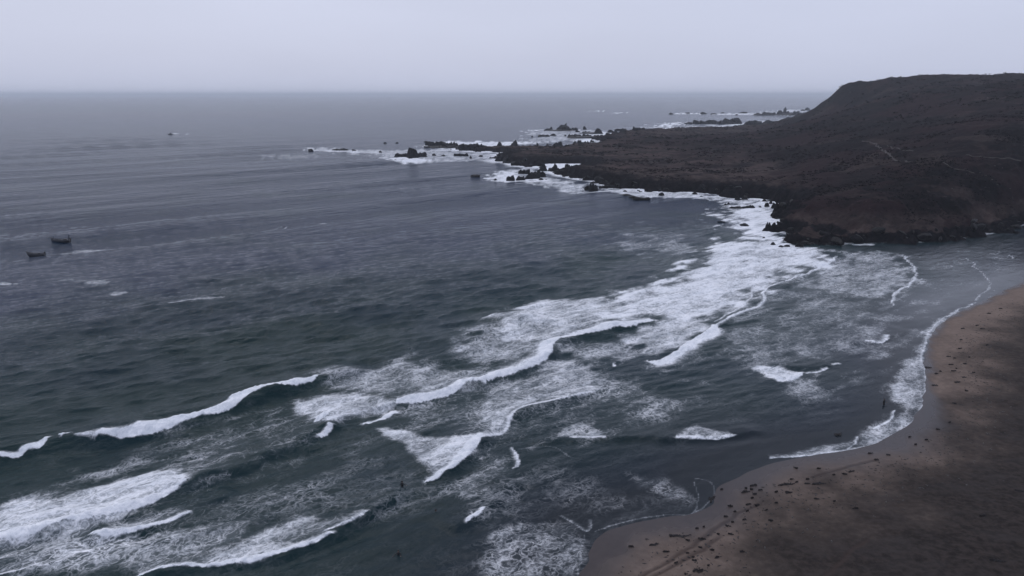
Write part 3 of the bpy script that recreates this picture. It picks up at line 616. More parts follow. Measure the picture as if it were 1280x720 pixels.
px_rock([(896, 155, 15, 5, .1), (878, 155, 25, 5, .1), (862, 155, 13, 2.4)], 'long low hazy reef seaward of the north shore')
px_rock([(981, 144, 17, 6), (981.5, 141, 5, 6.5, .4), (994, 144, 16, 5), (1004, 144, 12, 4), (990, 144.3, 44, 2.4, .1)], 'far hazy reef with a small tower beside the hill foot')
px_rock([(722, 172, 11, 4.6), (715, 172, 13, 4.4), (734, 172, 15, 4.4), (748, 171.5, 13, 3.4), (730, 173, 46, 2.4, .1)], 'low hazy reef of joined humps in front of the back pool')
px_rock([(962, 144, 17, 4.6), (947, 144, 11, 2.8), (955, 144.3, 34, 2.0, .1)], 'far hazy low reef in white breakers')
for L, lab, grp in [
  ([(388, 188.8, 7.5, 2.6), (428, 188, 13, 2.4), (420, 187.6, 12, 1.6), (442, 188.8, 7, 2), (475.5, 191, 4.5, 2.6), (494, 201.2, 6, 1.8), (481, 179.3, 5, 1.8), (496, 179.2, 4, 1.4), (543, 194.8, 7, 2.8), (554, 195.3, 6, 2), (576, 195.8, 18, 4.6), (601, 195.8, 7, 1.8), (588, 197.3, 3.5, 2.2)], 'small low black rock awash near the craggy islet', 'rocks awash round the craggy islet'),
  ([(594, 221.3, 15, 2.8), (619, 224.8, 4, 1.8), (638, 225.4, 11, 6.2), (650, 225, 11, 5.5), (676, 226, 7.5, 3.2), (683, 225.4, 5, 1.6), (678, 219.5, 7, 4.5), (740, 229.3, 5, 1.8), (755, 235.4, 11, 4.4), (763, 235, 13, 4.6)], 'black rock in the surf below the low peninsula', 'rocks in the surf below the peninsula'),
  ([(781, 241, 7, 3), (827.5, 244, 8.5, 3.2), (869, 243, 9, 3.4), (877, 246, 4, 1.3), (907, 256, 4, 1.7), (911, 255, 4.5, 2.2), (956, 251.5, 7, 2.4), (951, 259.5, 5, 1.8), (959, 259, 8.5, 5.5), (934, 267, 4.5, 1.3)], 'small black rock in the white water off the mid shore', 'small rocks off the mid shore'),
  ([(902, 279.4, 11, 3.2), (932, 282.4, 14, 2.8), (955, 298, 4, 1.8), (967, 307, 8, 4.2), (977, 309.6, 9, 2.4), (984, 309, 9, 2.8), (1000, 309, 11, 4.8), (1013, 306.5, 9, 2.4)], 'small black rock in the thick foam in front of the bluff', 'rocks in the foam before the bluff'),
  ([(686, 163.4, 15, 2.8), (689, 161, 4, 2.4), (722, 165, 7, 2.4), (731.5, 162, 6, 4.2), (680, 171, 16, 3.4), (691, 170, 12, 2.8), (665, 171.4, 4, 1.8), (707, 170.4, 4, 1.8), (763, 166, 9, 3.6), (776, 164.5, 15, 4.6)], 'hazy dark rock scattered off the north tip of the headland', 'rocks off the north tip'),
  ([(839, 143, 7, 2.2), (860, 142, 6, 1.8), (879, 142.5, 11, 2.4), (893, 143, 9, 1.3), (904, 141.4, 7, 1.3), (921, 144, 5, 1.4), (931, 141.6, 13, 1.9), (1004, 138.6, 7, 1.8), (1010, 138, 7, 3.4)], 'tiny far rock on the hazy breaker line', 'far rocks on the breaker line')]:
    for r in L: px_rock([r], lab, grp)
# the row of teeth in front of the foam pools, and crags standing on the low peninsula
for r in [(679, 214, 15, 9, .75), (694.5, 214.5, 15, 9.5, .8), (710, 215, 15.5, 10, .8), (727, 215, 17, 10, .75), (741, 216, 13, 7, .4)]:
    px_rock([r], 'dark tooth of rock in the row before the small foam pools', 'row of teeth before the foam pools', name='shore_rock')
for r, lab in [((583, 187, 20, 8.5, .3), 'knobbly dark crag at the peninsula tip'), ((597, 186, 18, 7.5, .2), 'flat topped crag behind the knobbly peninsula tip'), ((624, 184, 8, 6.5, .4), 'small square crag standing up on the peninsula'), ((644, 184.5, 15, 9, .7, .7), 'leaning pointed crag on the peninsula back'), ((672, 183.5, 4.5, 4.5), 'little stub of rock by the back pool'), ((684, 183.5, 5, 4), 'low knob of rock by the back pool'), ((697, 183, 13, 6.2), 'rounded dark crag by the back pool'), ((725, 183.5, 19, 8), 'broad dark crag closing the back pool'), ((800, 166.5, 24, 9.5, .1), 'rounded hazy knoll at the north tip'), ((944, 156, 25, 6, .1), 'low rounded crag on the north shore'), ((967, 155, 23, 5, .1), 'flat crag on the north shore near the hill')]:
    px_rock([r], lab, name='shore_rock', z0=1.0)
# boulders tumbled along the shore of the headland; eight shapes shared between them
VAR = [np_mesh('shore_rock', *(lambda c: (c[0], c[1]))(lump(400 + i, 1, RNG.uniform(.7, 1), RNG.uniform(.55, .9), .45, 0, 4, 18, .34, .66)), False) for i in range(8)]
for me in VAR: me.materials.append(M_ROCK)
def along(pts, step):
    out = []
    for a, b in zip(pts[:-1], pts[1:]):
        n = max(1, int(math.hypot(b[0] - a[0], b[1] - a[1]) / step)); out += [(a[0] + (b[0] - a[0]) * (i + random.random()) / n, a[1] + (b[1] - a[1]) * (i + random.random()) / n) for i in range(n)]
    return out
cand = along(P2(SHORE_S[4:44]), 2.6); random.shuffle(cand); cnt = 0
for x, y in cand:
    if cnt >= 190: break
    x += random.gauss(0, 1.3); y += random.gauss(1.0, 2.0); z = float(land_height(np.array([x]), np.array([y]))[0][0])
    if z < -1.6 or z > 5: continue
    r = random.choice([.5, .6, .8, .8, 1.0, 1.3, 2.2]) * (.8 + .5 * y / 400)
    o = link('shore_rock', random.choice(VAR), None, None, (x, y, max(z, -.35) + r * .12)); o.scale = (r * random.uniform(.9, 1.9), r * random.uniform(.7, 1.2), r * random.uniform(.55, 1.0)); o.rotation_euler = (random.uniform(-.4, .4), random.uniform(-.4, .4), random.uniform(0, 6.28))
    sec = 0 if x < 85 else 1 if y > 285 else 2
    tag(o, ['dark boulder at the ragged edge of the low peninsula', 'dark boulder along the foaming mid shore of the headland', 'dark boulder at the foot of the steep bluff facing the bay'][sec], 'rock', ['boulders edging the peninsula', 'boulders along the mid shore', 'boulders below the bluff'][sec]); cnt += 1
VARP = [m_.copy() for m_ in VAR[:4]]
for me in VARP: me.materials.clear(); me.materials.append(M_PALE)
for u, v in [(1221, 114), (1226, 116), (1231, 118), (1234, 123), (1237, 125), (1214, 121), (1268, 105), (1138, 139), (1146, 137), (1152, 136), (1061, 119), (1063, 116), (1232, 220), (1240, 226), (1247, 231), (1252, 215), (1236, 240), (1225, 217), (1208, 219), (1190, 237), (1204, 232), (1243, 211), (1262, 238), (1160, 262), (1176, 262)]:
    q = ray_land(u, v)
    if not q: continue
    r = px_m(q[1]) * random.uniform(.5, 1.1); o = link('hillside_rock', random.choice(VARP), None, None, (q[0], q[1], q[2] + r * .15)); o.scale = (r * 1.5, r, r * .8); o.rotation_euler = (0, 0, random.uniform(0, 6.28))
    tag(o, 'small pale boulder showing on the dark heath slope', 'rock', 'pale boulders on the heath slope')
# ------------------------------------------------------------------ beach
WRACK = P2([(760, 740), (800, 706), (850, 690), (880, 672), (905, 652), (940, 628), (985, 612), (1030, 607), (1065, 594), (1110, 574), (1160, 552), (1200, 515), (1218, 480), (1206, 445), (1212, 425), (1245, 402), (1290, 378), (1340, 350)], 1.5)
UPPER = P2([(900, 760), (960, 690), (1030, 640), (1110, 600), (1170, 560), (1225, 520), (1245, 480), (1250, 440), (1290, 410), (1350, 370)], 2.2)
TRACKS = [P2([(760, 738), (800, 712), (840, 691), (868, 675), (895, 652), (925, 632), (960, 616)], 1.3), P2([(775, 742), (812, 714), (850, 694), (880, 677), (905, 655)], 1.4), P2([(990, 735), (1030, 705), (1060, 680), (1090, 655)], 2.6), P2([(1010, 590), (1040, 582), (1070, 574), (1100, 565)], 1.2)]
def beach_height(x, y):
    s = sdf(x, y, BEACH)
    sh = .055 * np.clip(s, -40, 14) + .04 * np.clip(s - 14, 0, 60) + .3 * sstep(16, 26, s)
    z = sh + sstep(3, 12, s) * (.10 * fbm(x / 8, y / 8, 401, 3) + .22 * fbm(x / 30, y / 30, 404, 2)) + sstep(10, 24, s) * (.09 * fbm(x / 2.2, y / 2.2, 406, 3) + .05 * fbm(x / .7, y / .7, 409, 2))
    return z, s
def ray_beach(u, v):
    z = 0.5
    for _ in range(8):
        q = P(u, v, z); z = float(beach_height(np.array([q[0]]), np.array([q[1]]))[0][0])
    return P(u, v, z)
def beach():
    v = np.concatenate([np.arange(1050, 150, -1.15)]); ys = HC * F / v; ts = np.linspace(-.05, 1.15, 720)
    X, Y, Q = fan(ys, ts, 20.0); m = sdf(X, Y, BEACH) > -9
    V = np.stack([X, Y, np.full(X.shape, -1.0)], 1); Q = Q[m[Q].any(1)]
    used = np.zeros(len(V), bool); used[Q.ravel()] = True; Q = (np.cumsum(used) - 1)[Q]; X, Y = X[used], Y[used]
    Z, s = beach_height(X, Y); trk = np.zeros_like(X)
    for t in TRACKS:
        d, _, al = pline(X + .3 * fbm(X / 4, Y / 4, 411, 2), Y + .3 * fbm(X / 4, Y / 4, 412, 2), t)
        a = np.exp(-(d / .28) ** 2) * sstep(0, .1, al) * sstep(0, .1, 1 - al); trk = np.maximum(trk, a); Z -= .07 * a - .03 * np.exp(-((d - .4) / .15) ** 2)
    d, sd, _ = pline(X, Y, WRACK); dw = np.where(sd > 0, -d, d) * 1.0
    d2, sd2, _ = pline(X, Y, UPPER); du = np.where(sd2 > 0, -d2, d2)
    wn = 2.2 * fbm(X / 9, Y / 9, 415, 4)
    wr = sstep(-7, 8, dw + 2.0 * wn); up = sstep(-11, 9, du + 3.0 * wn)
    wet = sstep(2.8 + 6 * sstep(120, 95, Y), .3, s + 1.3 * fbm(X / 9, Y / 9, 418, 2) + .5 * fbm(X / 1.2, Y / 4, 419, 2)); 
    # wide glazed flat at the near corner, where the last wave drained
    fl = P2([(700, 730), (735, 665), (775, 658), (830, 650), (800, 672), (775, 700), (735, 735)]); a = sdf(X, Y, fl) + .8 * fbm(X / 5, Y / 5, 420, 3); wet = np.maximum(wet, sstep(-2.0, 1.5, a))
    fl = P2([(868, 600), (905, 575), (965, 575), (1040, 568), (960, 588), (900, 606)]); a = sdf(X, Y, fl) + .8 * fbm(X / 5, Y / 5, 421, 3); wet = np.maximum(wet, sstep(-2.0, 1.5, a))
    return np_mesh('beach', np.stack([X, Y, Z], 1), Q, True, {'wrack': wr, 'upper': up, 'wet': wet, 'track': trk})
def sand_material():
    s = NT('dark_sand'); p = s.pos(); wr, up, wet, trk = (s.attr(a) for a in ('wrack', 'upper', 'wet', 'track'))
    n1 = s.noise(p, .16, 6, .62); n2 = s.noise(p, 1.1, 6, .65); n3 = s.noise(p, 9, 3, .6)
    tan = s.mix(s.ss(.3, .7, n2), (.128, .097, .081), (.170, .130, .109))
    mid = s.mix(s.ss(.34, .64, n1), (.042, .0330, .0275), (.086, .0670, .0555))
    mid = s.mix(s.m('MULTIPLY', s.ss(.62, .52, n2), .35), mid, (.022, .0185, .0175))
    drk = s.mix(s.ss(.36, .64, n2), (.0165, .0135, .0122), (.0350, .0280, .0250)); drk = s.mix(s.m('MULTIPLY', s.ss(.42, .66, s.noise(s.map(p, (.6, 1, 1)), .3, 5, .65)), .5), drk, (.0380, .0330, .0320))
    c = s.mix(s.m('MULTIPLY', wr, .92), tan, mid); c = s.mix(up, c, drk)
    c = s.mix(s.m('MULTIPLY', s.ss(.60, .68, s.noise(p, 3.0, 5, .7)), s.m('MULTIPLY', wr, .45)), c, (0.0155, 0.0116, 0.0102))   # wrack crumbs
    c = s.mix(s.m('MULTIPLY', trk, .75), c, (0.0427, 0.0308, 0.0269))
    c = s.mix(s.m('MULTIPLY', wet, .85), c, (.0200, .0168, .0195))
    h = s.m('ADD', s.m('MULTIPLY', n2, .6), s.m('MULTIPLY', n3, .12))
    nb = s.n('Bump', {'Height': h, 'Distance': .12, 'Strength': s.lin(0, 1, wet, .8, .03)}).outputs[0]
    r = s.lin(0, 1, wet, .9, .20)
    return s.surf(s.bsdf(c, r, nb, s.lin(0, 1, wet, .05, .15)))
tag(link('beach', beach(), sand_material()), kind='structure')

# ------------------------------------------------------------------ kelp cast up on the sand
def kelp_material():
    s = NT('dried_kelp'); n = s.noise(s.pos(), 4, 4, .6)
    return s.surf(s.bsdf(s.mix(n, (.007, .006, .006), (.022, .016, .014)), .55, s.bump(n, .05, .8), .4))
M_KELP = kelp_material()
def kelp_mesh(kind, L, rnd):
    """tangled tapering fronds; every frond is a thick wavy ribbon"""
    V, Q = [], []
    def frond(x, y, ang, ln, w, curl):
        n = 12; st = len(V); a = ang
        for i in range(n + 1):
            t = i / n; ww = w * (.25 + 1.1 * math.sin(math.pi * min(.97, t + .06))) * rnd.uniform(.6, 1.3)
            z = .05 + .05 * math.sin(t * 9 + x * 5) + rnd.uniform(0, .05); nx, ny = -math.sin(a), math.cos(a)
            for k, dz in ((-1, -.03), (0, .07 + .05 * rnd.random()), (1, -.03)): V.append((x + nx * ww * k, y + ny * ww * k, z + dz))
            x += math.cos(a) * ln / n; y += math.sin(a) * ln / n; a += curl / n + rnd.uniform(-.28, .28)
        for i in range(n):
            for k in (0, 1): b = st + i * 3 + k; Q.append((b, b + 1, b + 4, b + 3))
            b = st + i * 3; Q.append((b, b + 3, b + 5, b + 2))
    if kind == 'strand':
        for i in range(5): frond(rnd.uniform(-.5, -.35) * L + i * .12 * L, rnd.uniform(-.05, .05) * L, rnd.uniform(-.35, .35), L * rnd.uniform(.4, .9), .035 * L + .05, rnd.uniform(-1.2, 1.2))
        for i in range(5): frond(rnd.uniform(-.4, -.2) * L, 0, rnd.uniform(0, 6.28), L * .22, .05 * L, rnd.uniform(-2, 2))
    elif kind == 'curl':
        for i in range(4): frond(-.3 * L, .2 * L, -1.2 + rnd.uniform(-.2, .2), L * rnd.uniform(1.0, 1.4), .06 * L + .03, 2.4 + rnd.uniform(-.5, .8))
        for i in range(3): frond(-.2 * L, -.2 * L, rnd.uniform(0, 6.28), L * .3, .05 * L, 0)
    else:
        for i in range(12): frond(rnd.gauss(0, .16) * L, rnd.gauss(0, .10) * L, rnd.uniform(0, 6.28), L * rnd.uniform(.2, .5), .06 * L + .02, rnd.uniform(-2.5, 2.5))
    V = np.array(V); return np_mesh('kelp', V, np.array(Q), False)
def kelp(u, v, w, kind='clump', label=None, group=None, rot=None, seed=0):
    q = ray_beach(u, v); L = w * px_m(q[1]) * (.85 if w > 9 else random.uniform(.5, .9)); me = kelp_mesh(kind, max(L, .3), random.Random(seed))
    o = link('kelp_' + kind, me, M_KELP, None, (q[0], q[1], q[2] + .01)); o.rotation_euler = (0, 0, rot if rot is not None else random.uniform(0, 6.28)); o.scale = (1.15, .62, .9)
    return tag(o, label, 'kelp', group)
kelp(890, 624, 17, 'clump', 'big dark kelp heap sitting right on the edge of the water', None, .9, 1)
kelp(846, 670, 22, 'strand', 'long dark kelp strand with a bulky left end on pale sand', None, .02, 2)
kelp(816, 681, 11, 'curl', 'kelp bent into a hook on the smooth damp sand', None, .3, 3)
kelp(788, 683.5, 8, 'strand', 'thin sliver of kelp on the glazed wet sand', None, -.1, 4)
kelp(981, 606.5, 17, 'strand', 'long wavy kelp strand lying along the wrack line', None, .1, 5)
kelp(1022, 605, 17, 'strand', 'thin arching kelp strand at the end of the wrack line', None, .15, 6)
kelp(931, 615, 10, 'clump', 'densest dark kelp lump of the wrack line cluster', None, .2, 7)
kelp(873, 714, 13, 'clump', 'ragged kelp patch beside the forked track in the sand', None, 0, 8)
kelp(1275, 614, 12, 'strand', 'twisted driftwood and kelp tangle on the dark upper sand', None, -.3, 9)
kelp(1243, 701, 14, 'strand', 'low kelp tangle half buried in the dark sand', None, -.25, 10)
kelp(1228, 645, 9, 'strand', 'short kelp scrap half buried in the dark upper sand', None, .1, 11)
kelp(1168, 482, 8, 'strand', 'tapering kelp scrap alone on the narrow pale sand strip', None, -.1, 12)
kelp(1194, 505, 6, 'clump', 'slanted kelp scrap alone on the bend of the beach', None, -.8, 13)
S1 = ('small dark kelp scrap lying on the near pale sand', 'kelp scraps on the near sand'); S2 = ('small dark kelp scrap strewn along the far bend of the beach', 'kelp scraps on the far bend')
for i, (u, v, w) in enumerate([(832, 690, 9), (860, 676, 8), (877, 674, 10), (871, 661, 4), (859, 692, 4), (875, 685, 5), (868, 701, 8), (857, 718, 5), (886, 707, 7), (866, 697, 4), (913, 633, 8), (919, 640, 9), (907, 646, 6), (916, 653, 7), (909, 658, 6), (942, 607, 10), (933, 611, 6), (939, 612, 5), (950, 613, 6), (943, 618, 9), (940, 623, 5), (935, 631, 8), (946, 632, 8), (934, 639, 9), (958, 638, 5), (970, 615, 8), (985, 616, 9), (989, 599.5, 5), (1009, 599.5, 6), (996, 603, 6), (1008, 605, 6), (1042, 594, 5), (1055, 593, 7), (1020, 624, 7), (1043, 627, 5), (970, 629, 6), (912, 668, 7), (897, 668, 5), (927, 690, 8), (845, 704, 5), (896, 697, 6), (880, 659, 5), (963, 651, 6), (995, 585.5, 8), (1023, 586, 6), (1063, 590, 8), (1070, 636, 6), (902, 612, 4), (930, 650, 5), (890, 688, 6)]):
    kk = 'strand' if i % 3 == 0 else 'clump'; kelp(u, v, w, kk, S1[0].replace('scrap', 'stringy scrap' if i % 3 == 0 else 'bunched scrap'), S1[1] + (', stringy' if i % 3 == 0 else ', bunched'), rot=random.uniform(-.5, .5), seed=20 + i)
for i, (u, v, w) in enumerate([(1159.5, 459.5, 7), (1169.5, 467.5, 8), (1176, 464.5, 5), (1192, 464, 8), (1197, 478, 8), (1187, 456, 4), (1205, 472, 5), (1234, 431.5, 6), (1200, 436, 6), (1185, 446, 5), (1201, 425, 5), (1193, 448, 7), (1203, 411, 6), (1221, 407, 5), (1187, 528.5, 4), (1172, 537, 5), (1137, 546.5, 4), (1095, 575, 6), (1087, 567, 6), (1158, 550, 5), (1195, 461, 5), (1190, 456, 4), (1236, 392, 6), (1250, 386, 7), (1227, 411, 6), (1212, 447, 5), (1206, 455, 6), (1110, 569, 5), (1145, 556, 5), (1208, 489, 6), (1217, 466, 5)]):
    kk = 'strand' if i % 3 == 0 else 'clump'; kelp(u, v, w, kk, S2[0].replace('scrap', 'stringy scrap' if i % 3 == 0 else 'bunched scrap'), S2[1] + (', stringy' if i % 3 == 0 else ', bunched'), rot=random.uniform(-.4, .4), seed=90 + i)
# crumbs of weed along the wrack line
def crumbs():
    r = random.Random(5); c = along(list(map(tuple, WRACK)), .35); V, Q = [], []
    for x, y in c:
        for _ in range(4):
            xx, yy = x + abs(r.gauss(0, 5)) * .8 + r.gauss(0, 1), y - r.gauss(0, 3.5); z, s = beach_height(np.array([xx]), np.array([yy]))
            if s[0] < 4: continue
            z = float(z[0]); a = r.uniform(0, 3.14); l = r.choice([.08, .12, .18, .3]); w = l * .35; b = len(V); ca, sa = math.cos(a), math.sin(a)
            V += [(xx + ca * l, yy + sa * l, z + .01), (xx - sa * w, yy + ca * w, z + .015), (xx - ca * l, yy - sa * l, z + .01), (xx + sa * w, yy - ca * w, z + .015), (xx, yy, z + .09)]
            Q += [(b, b + 1, b + 4), (b + 1, b + 2, b + 4), (b + 2, b + 3, b + 4), (b + 3, b, b + 4)]
    return np_mesh('weed_crumbs', np.array(V), np.array(Q), False)
tag(link('weed_crumbs', crumbs(), M_KELP), 'fine dark weed crumbs strewn along the wrack line', 'kelp', kind='stuff')
q = P(1047, 544); o = link('kelp_clump', kelp_mesh('clump', 1.6, random.Random(77)), M_KELP, None, (q[0], q[1], .06)); o.scale = (.8, .8, .9)
tag(o, 'dark kelp clump floating in the shallows off the bend of the beach', 'kelp')

# ------------------------------------------------------------------ boats
def flat_mat(name, col, r=.6):
    s = NT(name); n = s.noise(s.pos(), 2.0, 5, .65)
    return s.surf(s.bsdf(s.mix(s.ss(.3, .7, n), tuple(c * .65 for c in col), col), r, s.bump(n, .02, .5), .4))
M_HULL, M_HULL2, M_DECK, M_RAIL, M_MOTOR = flat_mat('dark_blue_paint', (.010, .014, .026)), flat_mat('weathered_grey_paint', (.028, .032, .042)), flat_mat('worn_deck', (.045, .045, .05), .8), flat_mat('rub_rail', (.05, .055, .065)), flat_mat('motor_cowl', (.006, .006, .008), .4)
def box(name, c, s, mat, parent, rot=(0, 0, 0), taper=1.0):
    bm = bmesh.new(); bmesh.ops.create_cube(bm, size=1)
    for v in bm.verts:
        k = taper if v.co.z > 0 else 1; v.co = Vector((v.co.x * s[0] * k, v.co.y * s[1] * k, v.co.z * s[2]))
    bmesh.ops.bevel(bm, geom=bm.edges[:], offset=min(s) * .18, segments=2, affect='EDGES')
    me = bpy.data.meshes.new(name); bm.to_mesh(me); bm.free(); o = link(name, me, mat, parent, c); o.rotation_euler = rot; return o
def tube(name, pts, r, mat, parent):
    cu = bpy.data.curves.new(name, 'CURVE'); cu.dimensions = '3D'; cu.bevel_depth = r; cu.bevel_resolution = 2; sp = cu.splines.new('POLY'); sp.points.add(len(pts) - 1)
    for p_, q_ in zip(sp.points, pts): p_.co = (*q_, 1)
    t = bpy.data.objects.new(name, cu); COL.objects.link(t); me = bpy.data.meshes.new_from_object(t); bpy.data.objects.remove(t); bpy.data.curves.remove(cu)
    return link(name, me, mat, parent)
def boat(name, label, x, y, L, rz, hull, kind):
    e = tag(link(name, None, None, None, (x, y, .05)), label, 'boat', 'small boats out on the open water'); e.rotation_euler = (0, 0, rz)
    n = 20; B = L * .155; V, Q, G = [], [], []
    prof = []
    for i in range(n + 1):
        t = i / n; xx = (-.5 + t) * L                      # bow at -x
        w = B * (1 - (1 - min(1, t / .45)) ** 2.2) * (1 - .18 * max(0, (t - .6) / .4)); sh = .46 + .75 * (1 - t) ** 3.2 + .12 * t ** 2; kl = -.35 + .8 * max(0, 1 - t / .14) ** 1.6
        prof.append((xx, w, sh, kl))
        for a in (-1, -.86, -.5, 0, .5, .86, 1): V.append((xx, a * w, sh if abs(a) == 1 else (kl + (sh - kl) * (abs(a) ** 3.0) * .75)))
        for a in (1, .6, 0, -.6, -1): V.append((xx + .0, a * w * .88, (sh - .03) if abs(a) == 1 else max(kl + .2, .12)))   # inner skin
    for i in range(n):
        for k in range(12): a, b = i * 12 + k, i * 12 + (k + 1) % 12; Q.append((a, b, b + 12, a + 12))
    V = np.array(V); Q += [(i, i + 1, i + 2, i + 3) for i in ()]
    me = np_mesh('hull', V, np.array(Q), True); bm = bmesh.new(); bm.from_mesh(me); bm.verts.ensure_lookup_table()
    for st in (0, n * 12): 
        ring = [bm.verts[st + k] for k in range(12)]
        try: bm.faces.new(ring)
        except ValueError: pass
    bmesh.ops.recalc_face_normals(bm, faces=bm.faces[:]); bm.to_mesh(me); bm.free(); link('hull', me, hull, e)
    for sg in (-1, 1): tube('gunwale', [(a, sg * b, c + .02) for a, b, c, d in prof], .055, M_RAIL, e)
    for t in (.38, .58, .76): i = int(t * n); box('thwart', (prof[i][0], 0, .48), (.28, prof[i][1] * 1.8, .05), M_DECK, e)
    fd = prof[3]; box('foredeck', (prof[2][0] + .2, 0, fd[2] - .12), (L * .16, fd[1] * 1.5, .06), M_DECK, e, (0, .16, 0))
    mo = box('outboard_motor', (.5 * L + .12, 0, .95), (.42, .36, .62), M_MOTOR, e, (0, -.15, 0), .8); box('shaft', (.03, 0, -.55), (.16, .12, .8), M_MOTOR, mo)
    tube('tiller', [(.5 * L + .05, 0, .9), (.5 * L - .6, .1, 1.0)], .03, M_MOTOR, e)
    if kind == 1:       # anchored boat: anchor roller over the bow, net heap, stern post
        tube('bow_roller', [(-.5 * L + .5, 0, 1.3), (-.5 * L - .1, 0, 1.5), (-.5 * L - .75, 0, 1.42), (-.5 * L - .95, 0, 1.2)], .09, M_HULL, e); tube('bow_post', [(-.5 * L + .75, 0, 1.0), (-.5 * L + .95, 0, 2.1)], .09, M_HULL, e)
        tube('anchor_line', [(-.5 * L - .95, 0, 1.2), (-.5 * L - 1.5, -.1, .2), (-.5 * L - 2.0, -.2, -.6)], .025, M_MOTOR, e); tube('stern_post', [(.5 * L - .6, .2, .6), (.5 * L - .25, .2, 2.2)], .13, M_HULL, e)
        box('net_heap', (.26 * L, .1, .72), (L * .2, B * 1.2, .5), M_MOTOR, e, (0, 0, .2), .6); box('fish_crate', (-.08 * L, -.2, .6), (.7, .5, .36), M_HULL2, e)
    else:
        tube('bow_roller', [(-.5 * L + .6, 0, 1.25), (-.5 * L - .3, 0, 1.42), (-.5 * L - .8, 0, 1.1)], .07, M_HULL, e); tube('anchor_line', [(-.5 * L - .8, 0, 1.1), (-.5 * L - 1.25, -.15, .2), (-.5 * L - 1.7, -.3, -.6)], .025, M_MOTOR, e)
        box('fish_crate', (.2 * L, .2, .62), (.9, .6, .38), M_HULL, e)
    return e
qa = P(76, 302); boat('fishing_boat', 'dark open fishing boat with a raised post at its stern', qa[0], qa[1], 23 * px_m(qa[1]), .05, M_HULL, 1)
qb = P(45, 319.5); boat('fishing_boat', 'low grey open fishing boat with black outboard motor', qb[0], qb[1], 20.5 * px_m(qb[1]), .14, M_HULL2, 2)
qc = P(213, 168.3); bt = boat('motor_boat', 'tiny far motor boat with cabin trailing a white wake', qc[0], qc[1], 5.2 * px_m(qc[1]), .55, M_HULL, 2)
# skeleton of people aboard the far boat would be under a pixel; its wheelhouse shows
box('wheelhouse', (.2, 0, 1.5), (1.9, 1.25, 1.5), M_HULL, bt, (0, 0, 0), .85)

# ------------------------------------------------------------------ people in the water
M_SUIT, M_SKIN, M_HAIR = flat_mat('black_wetsuit', (.006, .0065, .008), .5), flat_mat('skin', (.22, .13, .09), .6), flat_mat('dark_hair', (.008, .006, .005), .7)
def person(label, u, v, rz, depth, arms, lean=0.0):
    """standing figure; depth = how much of it is under the water"""
    q = P(u, v); J = {}
    def j(n, x, y, z, r): J[n] = (Vector((x, y + lean * max(0, z - .9), z)), r)
    j('pel', 0, 0, .95, .135); j('waist', 0, 0, 1.10, .125); j('chest', 0, .0, 1.30, .155); j('collar', 0, 0, 1.45, .10); j('neck', 0, .01, 1.52, .055); j('jaw', 0, .02, 1.60, .075); j('head', 0, .02, 1.68, .098); j('crown', 0, .02, 1.75, .07)
    ed = [('pel', 'waist'), ('waist', 'chest'), ('chest', 'collar'), ('collar', 'neck'), ('neck', 'jaw'), ('jaw', 'head'), ('head', 'crown')]
    for s_, (el, wr) in zip((-1, 1), arms):
        t = 'l' if s_ < 0 else 'r'; j(t + 'sh', s_ * .19, 0, 1.42, .065); j(t + 'el', s_ * el[0], el[1], el[2], .045); j(t + 'wr', s_ * wr[0], wr[1], wr[2], .032); j(t + 'hd', s_ * wr[0] * 1.05, wr[1] + .06, wr[2] - .04, .04)
        ed += [('collar', t + 'sh'), (t + 'sh', t + 'el'), (t + 'el', t + 'wr'), (t + 'wr', t + 'hd')]
        j(t + 'hip', s_ * .10, 0, .86, .10); j(t + 'kn', s_ * .14, -.06, .48, .062); j(t + 'an', s_ * .15, .02, .09, .042); j(t + 'ft', s_ * .17, -.16, .04, .04)
        ed += [('pel', t + 'hip'), (t + 'hip', t + 'kn'), (t + 'kn', t + 'an'), (t + 'an', t + 'ft')]
    names = list(J); me = bpy.data.meshes.new('person'); me.from_pydata([J[n][0] for n in names], [(names.index(a), names.index(b)) for a, b in ed], [])
    t = bpy.data.objects.new('tmp', me); COL.objects.link(t); md = t.modifiers.new('s', 'SKIN'); md.use_smooth_shade = True
    for i, n in enumerate(names): me.skin_vertices[0].data[i].radius = (J[n][1],) * 2; me.skin_vertices[0].data[i].use_root = n == 'pel'
    t.modifiers.new('d', 'SUBSURF').levels = 2
    dg = bpy.context.evaluated_depsgraph_get(); body = bpy.data.meshes.new_from_object(t.evaluated_get(dg)); bpy.data.objects.remove(t); body.name = 'person'
    body.materials.clear(); body.materials.append(M_SUIT); body.materials.append(M_SKIN)
    for p_ in body.polygons:
        z = p_.center.z; hand = min((p_.center - J[k + 'hd'][0]).length for k in 'lr') < .09
        if z > 1.53 or hand: p_.material_index = 1
    o = link('person', body, None, None, (q[0], q[1], -depth)); o.rotation_euler = (0, 0, rz)
    bm = bmesh.new(); bmesh.ops.create_icosphere(bm, subdivisions=3, radius=.118)
    for v_ in list(bm.verts):
        if v_.co.z < -.01 and v_.co.y < .02 or v_.co.z < -.07: bm.verts.remove(v_)
    hm = bpy.data.meshes.new('hair'); bm.to_mesh(hm); bm.free(); link('hair', hm, M_HAIR, o, (0, .03 + lean * .8, 1.70))
    return tag(o, label, 'person')
DOWN = ((.30, .0, 1.14), (.30, -.10, .90)); OUT = ((.46, -.05, 1.30), (.62, -.16, 1.22)); FWD = ((.26, -.18, 1.18), (.16, -.42, 1.18))
person('person in black wetsuit standing thigh deep in the shallows off the beach bend', 1105, 505, .5, .80, (DOWN, FWD), .05)
person('person in black wetsuit standing waist deep below the broken white wave', 503, 608, 2.6, .95, (OUT, DOWN))
person('person in black wetsuit neck deep in dark water with head and shoulders showing', 545, 641, 1.9, 1.28, (OUT, OUT))
